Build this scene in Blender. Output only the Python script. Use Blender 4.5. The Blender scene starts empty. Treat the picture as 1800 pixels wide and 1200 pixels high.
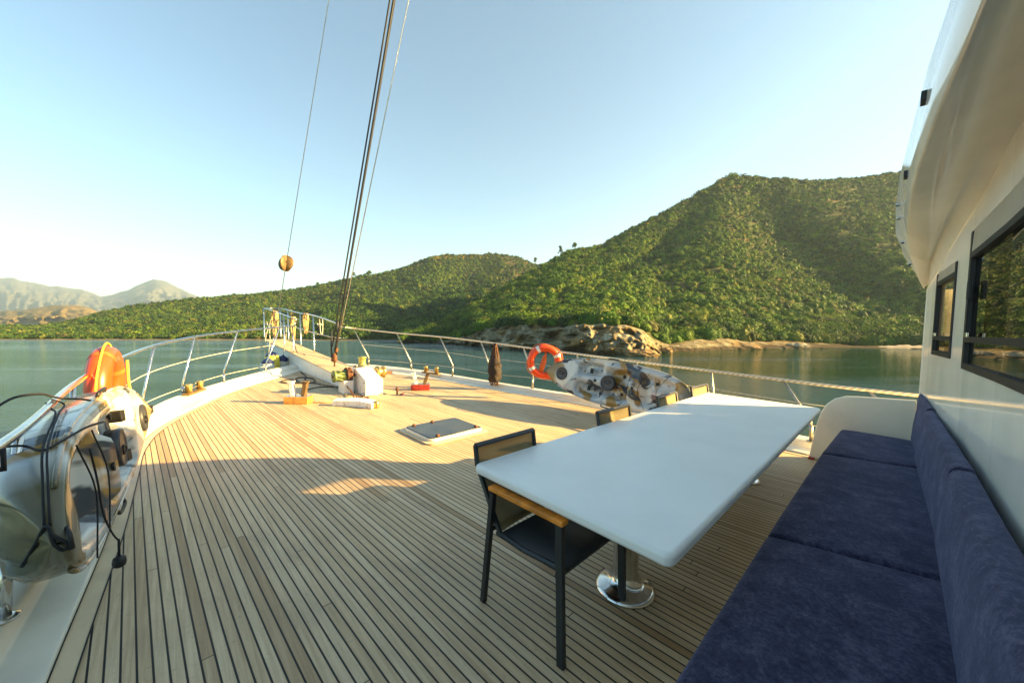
import bpy, bmesh, math, random
import numpy as np
from mathutils import Vector, Matrix, noise as mnoise

random.seed(7)
rng = np.random.default_rng(11)
S = bpy.context.scene
C = S.collection
PI = math.pi

# ------------------------------------------------------------ camera
cd = bpy.data.cameras.new('camera')
cd.lens = 12.849; cd.sensor_width = 36; cd.clip_start = 0.02; cd.clip_end = 40000
cam = bpy.data.objects.new('camera', cd); C.objects.link(cam)
cam.matrix_world = Matrix(((.72276, .01291, -.69098, 0), (-.69066, .04941, -.72149, 0), (.02483, .9987, .04463, 1.55), (0, 0, 0, 1)))
S.camera = cam

# ------------------------------------------------------------ world, sun, exposure
SUN_AZ = 135.3          # clockwise from +Y
SUN_EL = 20.0
W = bpy.data.worlds.new("World"); S.world = W; W.use_nodes = True
wn = W.node_tree
sky = wn.nodes.new('ShaderNodeTexSky'); sky.sky_type = 'NISHITA'; sky.sun_disc = False
sky.sun_elevation = math.radians(SUN_EL); sky.sun_rotation = math.radians(SUN_AZ)
sky.altitude = 0; sky.air_density = 1.0; sky.dust_density = .6; sky.ozone_density = 1.6
tintn = wn.nodes.new('ShaderNodeMix'); tintn.data_type = 'RGBA'; tintn.blend_type = 'MULTIPLY'; tintn.inputs[0].default_value = 1
tintn.inputs[7].default_value = (.88, 1.0, .92, 1)
wn.links.new(sky.outputs[0], tintn.inputs[6]); wn.links.new(tintn.outputs[2], wn.nodes['Background'].inputs[0])
wn.nodes['Background'].inputs[1].default_value = 0.051
sl = bpy.data.lights.new('sun', 'SUN'); sl.energy = 5.0; sl.angle = math.radians(0.5); sl.color = (1.0, .66, .24)
so = bpy.data.objects.new('sun', sl); C.objects.link(so)
a, e = math.radians(SUN_AZ), math.radians(SUN_EL)
sv = Vector((math.sin(a)*math.cos(e), math.cos(a)*math.cos(e), math.sin(e)))
so.rotation_euler = sv.to_track_quat('Z', 'Y').to_euler(); so.location = (30, -30, 30)
S.view_settings.view_transform = 'Standard'; S.view_settings.look = 'None'
S.view_settings.gamma = 1; S.view_settings.exposure = 2.62
S.render.engine = 'CYCLES'
S.cycles.transparent_max_bounces = 16

# ------------------------------------------------------------ node helpers
class NT:
    def __init__(s, name):
        s.m = bpy.data.materials.new(name); s.m.use_nodes = True
        s.t = s.m.node_tree; s.b = s.t.nodes['Principled BSDF']; s.out = s.t.nodes['Material Output']
    def n(s, ty, **kw):
        x = s.t.nodes.new(ty)
        for k, v in kw.items(): setattr(x, k, v)
        return x
    def put(s, sock, v):
        if isinstance(v, bpy.types.NodeSocket): s.t.links.new(v, sock)
        elif v is not None:
            if hasattr(sock.default_value, '__len__') and len(sock.default_value) == 4 and len(v) == 3: v = (*v, 1)
            sock.default_value = v
    def math(s, op, a, b=None, c=None, clamp=False):
        x = s.n('ShaderNodeMath', operation=op, use_clamp=clamp)
        s.put(x.inputs[0], a)
        if b is not None: s.put(x.inputs[1], b)
        if c is not None: s.put(x.inputs[2], c)
        return x.outputs[0]
    def coord(s, scale=(1, 1, 1), rot=(0, 0, 0), out='Object'):
        t = s.n('ShaderNodeTexCoord'); m = s.n('ShaderNodeMapping')
        m.inputs['Scale'].default_value = scale; m.inputs['Rotation'].default_value = rot
        s.t.links.new(t.outputs[out], m.inputs[0]); return m.outputs[0]
    def noise(s, vec, scale, detail=3, rough=.55, out=0, dist=0):
        x = s.n('ShaderNodeTexNoise'); s.put(x.inputs['Vector'], vec)
        x.inputs['Scale'].default_value = scale; x.inputs['Detail'].default_value = detail
        x.inputs['Roughness'].default_value = rough; x.inputs['Distortion'].default_value = dist
        return x.outputs[out]
    def ramp(s, fac, stops, interp='LINEAR'):
        x = s.n('ShaderNodeValToRGB'); x.color_ramp.interpolation = interp
        el = x.color_ramp.elements
        while len(el) < len(stops): el.new(.5)
        for q, (p, c) in zip(el, stops):
            q.position = p; q.color = (*c, 1) if len(c) == 3 else c
        s.put(x.inputs[0], fac); return x.outputs[0]
    def mix(s, fac, a, b, mode='MIX'):
        x = s.n('ShaderNodeMix', data_type='RGBA', blend_type=mode)
        s.put(x.inputs[0], fac); s.put(x.inputs[6], a); s.put(x.inputs[7], b); return x.outputs[2]
    def bump(s, h, strength=.3, dist=.01, normal=None):
        x = s.n('ShaderNodeBump'); x.inputs['Strength'].default_value = strength; x.inputs['Distance'].default_value = dist
        s.put(x.inputs['Height'], h)
        if normal is not None: s.put(x.inputs['Normal'], normal)
        return x.outputs[0]
    def set(s, **kw):
        for k, v in kw.items():
            s.put(s.b.inputs[{'color': 'Base Color', 'rough': 'Roughness', 'metal': 'Metallic', 'normal': 'Normal', 'spec': 'Specular IOR Level',
                              'coat': 'Coat Weight', 'sheen': 'Sheen Weight', 'ior': 'IOR', 'sss': 'Subsurface Weight', 'coatr': 'Coat Roughness'}[k]], v)
        return s

def simple(name, col, rough=.5, metal=0, var=.15, vscale=6, bump=.0, bscale=60, dark=None, coat=0, spec=None):
    m = NT(name); v = m.coord()
    n = m.noise(v, vscale, 4)
    d = dark or tuple(c*(1-var*2) for c in col)
    c = m.ramp(n, [(.35, d), (.62, col)])
    m.set(color=c, metal=metal, rough=m.math('ADD', m.math('MULTIPLY', n, .15), rough-.07))
    if bump: m.set(normal=m.bump(m.noise(v, bscale, 3), bump, .004))
    if coat: m.set(coat=coat)
    if spec is not None: m.set(spec=spec)
    return m.m

M = {}
M['gelcoat'] = simple('gelcoat', (.88, .86, .77), .10, var=.04, vscale=2.5, bump=.02, bscale=9)
M['gelcoat_warm'] = simple('gelcoat_warm', (.86, .80, .65), .14, var=.05, vscale=2, bump=.03, bscale=12)
M['bulwark'] = simple('painted_bulwark', (.72, .68, .56), .3, var=.07, vscale=3, bump=.05, bscale=25)
def stained():
    m = NT('stained_white_paint'); v = m.coord()
    n = m.noise(v, 9, 5, .7); n2 = m.noise(m.coord((6, 6, 1.2)), 3, 4, .7)
    c = m.mix(m.ramp(n2, [(.55, (0,)*3), (.72, (.7,)*3)]), (.78, .77, .73), (.45, .30, .14))
    c = m.mix(m.ramp(n, [(.60, (0,)*3), (.70, (.8,)*3)]), c, (.30, .17, .07))
    m.set(color=c, rough=.38, normal=m.bump(n, .15, .01)); return m.m
M['white'] = stained()
M['steel'] = simple('stainless_steel', (.72, .70, .66), .16, 1, var=.1, vscale=20)
M['dull_steel'] = simple('weathered_steel', (.5, .46, .38), .35, 1, var=.2, vscale=15)
M['bronze'] = simple('bronze', (.19, .12, .05), .55, .35, var=.2, vscale=12)
M['brass'] = simple('brass', (.62, .45, .16), .3, .8, var=.2, vscale=12)
M['black_metal'] = simple('black_powder_coat', (.018, .023, .026), .4, 0, var=.1, bump=.1, bscale=300)
M['black'] = simple('black_rubber', (.012, .012, .013), .5, var=.1)
M['cord'] = simple('black_cord', (.010, .011, .014), .7, bump=.4, bscale=400)
M['wire_dark'] = simple('dark_wire_rope', (.02, .022, .026), .5, bump=.4, bscale=300)
M['rust'] = simple('rusty_iron', (.16, .07, .035), .8, .3, var=.3, vscale=18, bump=.5)
M['rope'] = simple('tan_rope', (.52, .38, .18), .8, var=.2, vscale=30, bump=.6, bscale=200)
M['white_rope'] = simple('white_rope', (.6, .56, .46), .8, var=.2, vscale=30, bump=.6, bscale=200)
M['yellow_rope'] = simple('yellow_rope', (.75, .52, .05), .7, var=.15, vscale=30, bump=.5, bscale=200)
M['orange'] = simple('orange_plastic', (.84, .075, .012), .3, var=.06, vscale=8, bump=.05, bscale=30)
M['deep_orange'] = simple('orange_cloth', (.8, .14, .02), .6, var=.15, vscale=14, bump=.3, bscale=90)
M['reflect'] = simple('reflective_tape', (.75, .72, .66), .3, var=.05)
M['teak'] = simple('teak_armrest', (.82, .28, .03), .4, var=.2, vscale=14, bump=.1, bscale=80)
M['red'] = simple('red_paint', (.34, .03, .02), .45, var=.2, vscale=10)
M['amber_wood'] = simple('varnished_wood', (.58, .27, .05), .4, var=.25, vscale=9, coat=.4)
M['green_paint'] = simple('green_drum_paint', (.16, .22, .07), .5, .2, var=.3, vscale=16, bump=.3)
M['olive'] = simple('olive_brass', (.34, .33, .09), .45, .3, var=.2)
M['navy'] = simple('navy_plastic', (.015, .03, .12), .4, var=.1)
M['fender_white'] = simple('fender_vinyl', (.6, .58, .5), .4, var=.15)
M['fender_yellow'] = simple('yellow_vinyl', (.75, .58, .06), .4, var=.1)
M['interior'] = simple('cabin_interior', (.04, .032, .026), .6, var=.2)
M['rail_rope'] = None

def rail_mat():
    m = NT('rope_wrapped_rail'); v = m.coord()
    w = m.n('ShaderNodeTexWave', wave_type='BANDS', bands_direction='DIAGONAL'); m.put(w.inputs['Vector'], v)
    w.inputs['Scale'].default_value = 9; w.inputs['Distortion'].default_value = .6
    c = m.mix(w.outputs[1], (.42, .36, .26), (.72, .66, .54))
    m.set(color=c, rough=.45, metal=.35, normal=m.bump(w.outputs[1], .5, .006)); return m.m
M['rail_rope'] = rail_mat()

def table_mat():
    m = NT('table_laminate'); v = m.coord()
    n = m.noise(v, 3, 5); f = m.noise(m.coord((1, 6, 1)), 14, 4)
    sc = m.ramp(m.noise(m.coord((1, 30, 1), (0, 0, .5)), 4, 2), [(.70, (0, 0, 0)), (.74, (1, 1, 1))])
    c = m.ramp(n, [(.3, (.79, .79, .76)), (.7, (.86, .86, .83))])
    c = m.mix(m.math('MULTIPLY', sc, .12), c, (.5, .5, .48))
    m.set(color=c, rough=m.math('ADD', m.math('MULTIPLY', f, .2), .26), normal=m.bump(f, .03, .003)); return m.m
M['table'] = table_mat()

def suede_mat():
    m = NT('navy_suede'); v = m.coord()
    n1 = m.noise(v, 8, 6, .65, dist=.4); n2 = m.noise(v, 60, 5, .75); n3 = m.noise(v, 600, 2)
    f = m.math('ADD', m.math('MULTIPLY', n1, .5), m.math('MULTIPLY', n2, .5))
    c = m.ramp(f, [(.38, (.015, .015, .034)), (.5, (.040, .040, .078)), (.64, (.105, .102, .160))])
    h = m.math('ADD', m.math('MULTIPLY', n1, .6), m.math('MULTIPLY', n3, .1))
    m.set(color=c, rough=.9, spec=.15, sheen=.25, normal=m.bump(m.math('ADD', h, m.math('MULTIPLY', n2, .25)), .35, .01))
    m.b.inputs['Sheen Tint'].default_value = (.45, .5, .8, 1); return m.m
M['suede'] = suede_mat()

def sling_mat():
    m = NT('textile_sling'); v = m.coord()
    n = m.noise(v, 250, 2)
    m.set(color=m.ramp(n, [(.3, (.14, .11, .045)), (.7, (.27, .215, .08))]), rough=.7)
    tr = m.n('ShaderNodeBsdfTransparent'); mx = m.n('ShaderNodeMixShader'); mx.inputs[0].default_value = .26
    m.t.links.new(m.b.outputs[0], mx.inputs[1]); m.t.links.new(tr.outputs[0], mx.inputs[2]); m.t.links.new(mx.outputs[0], m.out.inputs[0])
    return m.m
M['sling'] = sling_mat()

def glass_mat(name='tinted_window_glass', tint=(.10, .10, .095)):
    m = NT(name)
    gl = m.n('ShaderNodeBsdfGlossy'); gl.inputs['Roughness'].default_value = .01; gl.inputs['Color'].default_value = (.95, .97, 1, 1)
    tr = m.n('ShaderNodeBsdfTransparent'); tr.inputs['Color'].default_value = (*tint, 1)
    fr = m.n('ShaderNodeFresnel'); fr.inputs['IOR'].default_value = 1.5
    bp = m.bump(m.noise(m.coord(), 1.6, 1), .02, .05); m.put(gl.inputs['Normal'], bp)
    mx = m.n('ShaderNodeMixShader')
    m.put(mx.inputs[0], m.math('ADD', m.math('MULTIPLY', fr.outputs[0], .42), .01, clamp=True))
    m.t.links.new(tr.outputs[0], mx.inputs[1]); m.t.links.new(gl.outputs[0], mx.inputs[2]); m.t.links.new(mx.outputs[0], m.out.inputs[0])
    return m.m
M['glass'] = glass_mat(); M['clear_glass'] = glass_mat('clear_window_glass', (.9, .88, .85))
M['sun_block_panel'] = simple('sun_block_panel', (.10, .08, .06), .9, var=.2)
M['window_frame'] = simple('black_window_frame', (.010, .010, .011), .55, var=.1)
M['blind'] = simple('grey_blind_fabric', (.42, .385, .30), .5, var=.08, vscale=3, bump=.15, bscale=150)
M['hatch_acrylic'] = simple('smoked_acrylic', (.045, .048, .045), .22, var=.35, vscale=7, bump=.03, bscale=60)

def deck_mat(name='teak_planks', skew=.045, pitch=.05, tint=(1, 1, 1), horiz=False):
    m = NT(name)
    t = m.n('ShaderNodeTexCoord'); sp = m.n('ShaderNodeSeparateXYZ'); m.t.links.new(t.outputs['Object'], sp.inputs[0])
    X, Y = (sp.outputs[1], sp.outputs[0]) if horiz else (sp.outputs[0], sp.outputs[1])
    s = m.math('DIVIDE', m.math('ADD', X, m.math('MULTIPLY', Y, skew)), pitch)
    s = m.math('ADD', s, 400.0)
    idx = m.math('FLOOR', s); fr = m.math('FRACT', s)
    d = m.math('ABSOLUTE', m.math('SUBTRACT', fr, .5))
    line = m.math('MULTIPLY', m.math('SUBTRACT', d, .405), 45, clamp=True)
    wn_ = m.n('ShaderNodeTexWhiteNoise', noise_dimensions='1D'); m.put(wn_.inputs['W'], idx)
    yy = m.math('DIVIDE', m.math('ADD', Y, m.math('MULTIPLY', wn_.outputs[0], 17.0)), 4.2)
    yy = m.math('ADD', yy, 50)
    yf = m.math('FRACT', yy); yi = m.math('FLOOR', yy)
    joint = m.math('LESS_THAN', yf, .0011)
    w2 = m.n('ShaderNodeTexWhiteNoise', noise_dimensions='2D')
    cb = m.n('ShaderNodeCombineXYZ'); m.put(cb.inputs[0], idx); m.put(cb.inputs[1], yi); m.put(w2.inputs['Vector'], cb.outputs[0])
    sc = (3, 70, 1) if horiz else (70, 3, 1)
    cg = m.n('ShaderNodeCombineXYZ'); m.put(cg.inputs[0], m.math('MULTIPLY', X, 60)); m.put(cg.inputs[1], m.math('MULTIPLY', Y, 2.2)); m.put(cg.inputs[2], m.math('MULTIPLY', idx, 3.7))
    grain = m.noise(cg.outputs[0], 1.0, 5, .65)
    blotch = m.noise(t.outputs['Object'], .9, 4, .6); fine = m.noise(t.outputs['Object'], 38, 4, .7)
    base = m.ramp(w2.outputs[0], [(0, (.47, .33, .18)), (.08, (.62, .47, .28)), (.5, (.69, .535, .33)), (.95, (.72, .58, .375)), (1, (.45, .30, .15))])
    c = m.mix(m.ramp(grain, [(.3, (0, 0, 0)), (.75, (1, 1, 1))]), m.mix(1, base, (.66, .60, .54), 'MULTIPLY'), base)
    c = m.mix(m.ramp(blotch, [(.35, (.35,)*3), (.5, (0,)*3)]), c, (.36, .27, .17))
    c = m.mix(m.ramp(fine, [(.28, (.5,)*3), (.42, (0,)*3)]), c, (.22, .17, .12))
    pl = m.n('ShaderNodeTexVoronoi'); m.put(pl.inputs['Vector'], t.outputs['Object']); pl.inputs['Scale'].default_value = 1.7
    c = m.mix(m.math('LESS_THAN', pl.outputs['Distance'], .014), c, (.06, .04, .03))
    stn = m.noise(m.coord((1.3, .5, 1)), 2.2, 5, .7, dist=.5)
    c = m.mix(m.ramp(stn, [(.56, (0,)*3), (.72, (.45,)*3)]), c, (.25, .18, .11))
    dark = m.math('MAXIMUM', line, joint)
    c = m.mix(dark, c, (.012, .011, .010))
    m.set(color=c, rough=m.math('ADD', m.math('MULTIPLY', grain, .2), .45), spec=.35,
          normal=m.bump(m.math('SUBTRACT', m.math('MULTIPLY', grain, .25), dark), .35, .003))
    return m.m
M['deck'] = deck_mat()
M['deck_bow'] = deck_mat('teak_planks_bowsprit', 0.0, .07)
M['margin'] = simple('teak_margin_plank', (.68, .53, .33), .5, var=.08, vscale=4, bump=.2, bscale=90)
M['caulk'] = simple('deck_caulk', (.012, .011, .010), .6)

def camo_mat():
    m = NT('camouflage_polyethylene'); v = m.coord((1, 1, 1.6))
    n1 = m.noise(v, 1.7, 2, .5, dist=.9); n2 = m.noise(m.coord((1.2, 1, 1), (0, 0, 1.1)), 1.9, 2, .5, dist=1.1); n3 = m.noise(m.coord((1, 1.3, 1), (0, .4, 2.1)), 3.0, 2, .5, dist=.7)
    c = m.ramp(n1, [(.40, (.50, .52, .52)), (.50, (.34, .38, .41)), (.56, (.60, .60, .56))])
    c = m.mix(m.ramp(n2, [(.50, (0,)*3), (.57, (1,)*3)]), c, (.33, .20, .06))
    c = m.mix(m.ramp(n3, [(.57, (0,)*3), (.62, (1,)*3)]), c, (.06, .068, .08))
    # brown ends, as moulded
    sp = m.n('ShaderNodeSeparateXYZ'); m.put(sp.inputs[0], m.coord())
    xw = m.math('ADD', sp.outputs[0], m.math('MULTIPLY', m.math('SUBTRACT', n2, .5), .35))
    endm = m.math('MULTIPLY', m.math('SUBTRACT', xw, 1.08), 9, clamp=True)
    ends = m.math('MULTIPLY', m.math('SUBTRACT', m.math('MULTIPLY', xw, -1.0), 1.12), 7, clamp=True)
    c = m.mix(endm, c, m.mix(n1, (.30, .18, .05), (.20, .15, .07)))
    c = m.mix(ends, c, m.mix(n1, (.10, .10, .06), (.16, .13, .07)))
    m.set(color=c, rough=.13, normal=m.bump(m.noise(m.coord(), 5, 3), .10, .02)); return m.m
M['camo'] = camo_mat()
M['kayak_lid'] = simple('kayak_hatch_lid', (.035, .037, .045), .45, var=.1)

def water_mat():
    m = NT('sea_water'); v = m.coord()
    big = m.noise(m.coord((.012, .05, 1)), 1, 3)
    streak = m.ramp(big, [(.38, (.25,)*3), (.62, (1,)*3)])
    n1 = m.noise(m.coord((.55, 1.1, 1), (0, 0, .35)), 1.0, 4, .6)
    n2 = m.noise(m.coord((1, 1.6, 1), (0, 0, -.5)), 3.2, 4, .65)
    h = m.math('ADD', n1, m.math('MULTIPLY', n2, .6))
    h = m.math('ADD', h, m.math('MULTIPLY', m.noise(m.coord((1, 1.7, 1), (0, 0, .2)), 9, 3, .6), .22))
    m.set(color=(.001, .038, .026), rough=.05, ior=1.33, spec=.5)
    bp = m.n('ShaderNodeBump'); bp.inputs['Distance'].default_value = .75
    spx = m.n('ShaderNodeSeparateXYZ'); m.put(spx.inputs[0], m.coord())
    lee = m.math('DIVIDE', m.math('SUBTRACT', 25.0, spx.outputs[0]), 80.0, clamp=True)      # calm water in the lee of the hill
    m.set(color=m.mix(lee, (.001, .026, .016), (.045, .105, .118)))  # open water painted paler to stand in for brighter sky reflection
    m.put(bp.inputs['Height'], h); m.put(bp.inputs['Strength'], m.math('MULTIPLY', streak, m.math('ADD', m.math('MULTIPLY', lee, .75), .25))); m.set(normal=bp.outputs[0])
    return m.m
M['water'] = water_mat()

def ground_mat(name, soil, grass, red, rock=True):
    m = NT(name); v = m.coord()
    n1 = m.noise(v, .035, 5, .6); n2 = m.noise(v, .35, 5, .65); n3 = m.noise(v, 2.0, 4, .7)
    f = m.math('ADD', m.math('MULTIPLY', n1, .5), m.math('MULTIPLY', n2, .5))
    c = m.ramp(f, [(.36, red), (.45, soil), (.56, grass)])
    c = m.mix(m.math('MULTIPLY', n3, .5), c, m.mix(1, c, (.5, .5, .45), 'MULTIPLY'))
    if rock:
        at = m.n('ShaderNodeAttribute', attribute_name='rock')
        strata = m.noise(m.coord((.5, .5, 1.3), (.5, .3, 0)), .9, 6, .7, dist=.8); r2 = m.noise(v, .22, 4, .6)
        rc = m.ramp(strata, [(.30, (.045, .035, .022)), (.42, (.13, .11, .065)), (.55, (.24, .215, .14)), (.72, (.38, .36, .27))])
        rc = m.mix(m.ramp(r2, [(.48, (0,)*3), (.6, (1,)*3)]), rc, m.mix(1, rc, (.95, .72, .45), 'MULTIPLY'))
        c = m.mix(m.math('GREATER_THAN', m.math('ADD', at.outputs['Fac'], m.math('MULTIPLY', n2, .55)), .78), c, rc)
        wet = m.n('ShaderNodeAttribute', attribute_name='wet')
        c = m.mix(wet.outputs['Fac'], c, (.022, .016, .009))
        nb = m.bump(m.math('ADD', strata, m.math('MULTIPLY', n3, .4)), .9, .7)
    else: nb = m.bump(n2, .8, 2.0)
    m.set(color=c, rough=.9, spec=.1, normal=nb); return m.m
M['hill'] = ground_mat('hillside_ground', (.085, .08, .032), (.04, .07, .018), (.16, .078, .035))
M['hill_far'] = ground_mat('wooded_ground', (.10, .08, .04), (.05, .065, .02), (.15, .085, .045))
M['dry_hill'] = ground_mat('dry_hill_ground', (.26, .17, .055), (.10, .10, .035), (.36, .25, .09), False)
M['mountain'] = ground_mat('mountain_rock', (.13, .12, .105), (.065, .08, .06), (.25, .22, .17), False)
M['boulder'] = simple('boulder_stone', (.36, .32, .22), .85, var=.3, vscale=.9, bump=.9, bscale=6)
M['brown_boulder'] = simple('brown_boulder_stone', (.30, .19, .075), .85, var=.3, vscale=.9, bump=.9, bscale=6)
M['shingle'] = simple('shingle', (.21, .185, .14), .9, var=.25, vscale=3, bump=.6, bscale=8)

def leaf_mat(name='maquis_leaves', tr=.12):
    m = NT(name)
    at = m.n('ShaderNodeAttribute', attribute_name='tint')
    m.set(color=at.outputs['Color'], rough=.75, spec=.15)
    tl = m.n('ShaderNodeBsdfTranslucent'); m.t.links.new(at.outputs['Color'], tl.inputs[0])
    mx = m.n('ShaderNodeMixShader'); mx.inputs[0].default_value = tr
    m.t.links.new(m.b.outputs[0], mx.inputs[1]); m.t.links.new(tl.outputs[0], mx.inputs[2]); m.t.links.new(mx.outputs[0], m.out.inputs[0])
    return m.m
M['leaf'] = leaf_mat()
M['bark'] = simple('bark', (.10, .07, .045), .9, bump=.6, bscale=10)

# ------------------------------------------------------------ object helpers
def tag(o, label=None, cat=None, group=None, kind=None):
    if label: o['label'] = label
    if cat: o['category'] = cat
    if group: o['group'] = group
    if kind: o['kind'] = kind
    return o

def thing(name, label, cat, loc=(0, 0, 0), rot=(0, 0, 0), group=None):
    o = bpy.data.objects.new(name, None); C.objects.link(o)
    o.location = loc; o.rotation_euler = rot; o.empty_display_size = .2
    return tag(o, label, cat, group)

class MB:
    def __init__(s): s.v = []; s.f = []
    def add(s, vs, fs):
        k = len(s.v); s.v += [tuple(p) for p in vs]; s.f += [tuple(i+k for i in f) for f in fs]; return s
    def box(s, c, d, rot=None, bev=0):
        bm = bmesh.new(); bmesh.ops.create_cube(bm, size=1)
        bmesh.ops.scale(bm, vec=d, verts=bm.verts)
        if bev: bmesh.ops.bevel(bm, geom=list(bm.edges), offset=bev, segments=2, affect='EDGES', profile=.6)
        if rot is not None: bmesh.ops.transform(bm, matrix=rot.to_4x4(), verts=bm.verts)
        bmesh.ops.translate(bm, vec=c, verts=bm.verts)
        bm.verts.index_update(); s.add([v.co for v in bm.verts], [[v.index for v in f.verts] for f in bm.faces]); bm.free(); return s
    def tube(s, pts, r, n=8, cap=True, closed=False):
        pts = [Vector(p) for p in pts]; m = len(pts); rs = r if hasattr(r, '__len__') else [r]*m
        tans = []
        for i in range(m):
            if closed: t = pts[(i+1) % m]-pts[i-1]
            else: t = pts[min(i+1, m-1)]-pts[max(i-1, 0)]
            tans.append(t.normalized())
        t0 = tans[0]; nrm = t0.orthogonal().normalized(); vs = []
        for i in range(m):
            t = tans[i]; nrm = (nrm-t*nrm.dot(t))
            nrm = nrm.normalized() if nrm.length > 1e-6 else t.orthogonal().normalized()
            b = t.cross(nrm)
            for k in range(n):
                q = 2*PI*k/n; vs.append(pts[i]+(nrm*math.cos(q)+b*math.sin(q))*rs[i])
        fs = []
        for i in range(m if closed else m-1):
            j = (i+1) % m
            for k in range(n):
                fs.append((i*n+k, i*n+(k+1) % n, j*n+(k+1) % n, j*n+k))
        if cap and not closed: fs += [tuple(range(n))[::-1], tuple((m-1)*n+k for k in range(n))]
        return s.add(vs, fs)
    def lathe(s, prof, c=(0, 0, 0), axis='Z', n=24):
        vs = []; fs = []
        for r, z in prof:
            for k in range(n):
                q = 2*PI*k/n; p = (r*math.cos(q), r*math.sin(q), z)
                if axis == 'X': p = (p[2], p[0], p[1])
                if axis == 'Y': p = (p[0], p[2], p[1])
                vs.append((p[0]+c[0], p[1]+c[1], p[2]+c[2]))
        for i in range(len(prof)-1):
            for k in range(n): fs.append((i*n+k, i*n+(k+1) % n, (i+1)*n+(k+1) % n, (i+1)*n+k))
        fs += [tuple(range(n))[::-1], tuple((len(prof)-1)*n+k for k in range(n))]
        return s.add(vs, fs)
    def build(s, name, m, parent=None, smooth=False, off=None, bevel=0, solid=0, sub=0, autos=None):
        me = bpy.data.meshes.new(name)
        o_ = off or (0, 0, 0)
        me.from_pydata([(p[0]-o_[0], p[1]-o_[1], p[2]-o_[2]) for p in s.v], [], s.f)
        me.validate(); bm = bmesh.new(); bm.from_mesh(me); bmesh.ops.recalc_face_normals(bm, faces=bm.faces); bm.to_mesh(me); bm.free()
        me.materials.append(m)
        if smooth: me.polygons.foreach_set('use_smooth', [True]*len(me.polygons))
        o = bpy.data.objects.new(name, me); C.objects.link(o); o.parent = parent
        if solid:
            q = o.modifiers.new('solid', 'SOLIDIFY'); q.thickness = solid; q.offset = 0
        if bevel:
            q = o.modifiers.new('bevel', 'BEVEL'); q.width = bevel; q.segments = 3; q.limit_method = 'ANGLE'; q.angle_limit = math.radians(40)
            me.polygons.foreach_set('use_smooth', [True]*len(me.polygons))
            q.harden_normals = True
        if sub:
            q = o.modifiers.new('sub', 'SUBSURF'); q.levels = sub; q.render_levels = sub
        return o

def spline(pts, n=8):
    P = [Vector(p) for p in pts]; out = []
    P = [P[0]*2-P[1]]+P+[P[-1]*2-P[-2]]
    for i in range(1, len(P)-2):
        for k in range(n):
            t = k/n; a_, b_, c_, d_ = P[i-1:i+3]
            out.append(.5*((2*b_)+(c_-a_)*t+(2*a_-5*b_+4*c_-d_)*t*t+(3*b_-a_-3*c_+d_)*t**3))
    out.append(P[-2]); return out

def lerp_tab(tab, x):
    return np.interp(x, [p[0] for p in tab], [p[1] for p in tab])

def copy_tree(o, parent=None):
    c = o.copy(); C.objects.link(c); c.parent = parent
    for ch in [q for q in KIDS.get(o.name, [])]: copy_tree(ch, c)
    return c
def kids_map():
    KIDS.clear()
    for o in C.objects:
        if o.parent: KIDS.setdefault(o.parent.name, []).append(o)
KIDS = {}

# ============================================================ DECK AND BULWARK
IN_P = [(-.62, -6), (-.5, -1), (-.42, 1.0), (-.37, 2.4), (-.30, 3.7), (-.265, 5.1), (-.24, 5.9), (-.13, 6.7), (.08, 7.4), (.45, 8.3), (.96, 9.4), (1.6, 10.4), (2.4, 11.47), (3.0, 12.35)]
OUT_P = [(-.98, -6), (-.86, -1), (-.80, 1.0), (-.74, 2.4), (-.66, 3.7), (-.60, 5.1), (-.56, 5.9), (-.45, 6.75), (-.25, 7.5), (.09, 8.6), (.62, 9.65), (1.25, 10.7), (2.08, 11.95), (2.98, 13.1)]
IN_S = [(5.85, -6), (5.85, -1), (5.87, 1.0), (5.97, 3.0), (5.96, 4.2), (5.83, 5.2), (5.68, 6.2), (5.58, 7.2), (5.42, 8.4), (5.22, 9.3), (4.93, 10.2), (4.5, 11.1), (4.0, 11.8), (3.66, 12.3)]
OUT_S = [(6.3, -6), (6.3, -1), (6.32, 1.0), (6.36, 3.0), (6.30, 4.2), (6.14, 5.2), (6.02, 6.2), (5.9, 7.3), (5.78, 8.5), (5.62, 9.6), (5.38, 10.6), (5.0, 11.6), (4.4, 12.5), (3.66, 13.2)]
def dens(L): return [(p.x, p.y) for p in spline([(x, y, 0) for x, y in L], 6)]
ip, op_, is_, os_ = map(dens, (IN_P, OUT_P, IN_S, OUT_S))

b = MB(); n = len(ip); g = 14
for i in range(n):
    for k in range(g+1):
        t = k/g; b.v.append((ip[i][0]*(1-t)+is_[i][0]*t, ip[i][1]*(1-t)+is_[i][1]*t, 0))
for i in range(n-1):
    for k in range(g): b.f.append((i*(g+1)+k, i*(g+1)+k+1, (i+1)*(g+1)+k+1, (i+1)*(g+1)+k))
tag(b.build('deck', M['deck']), kind='structure')

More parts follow.
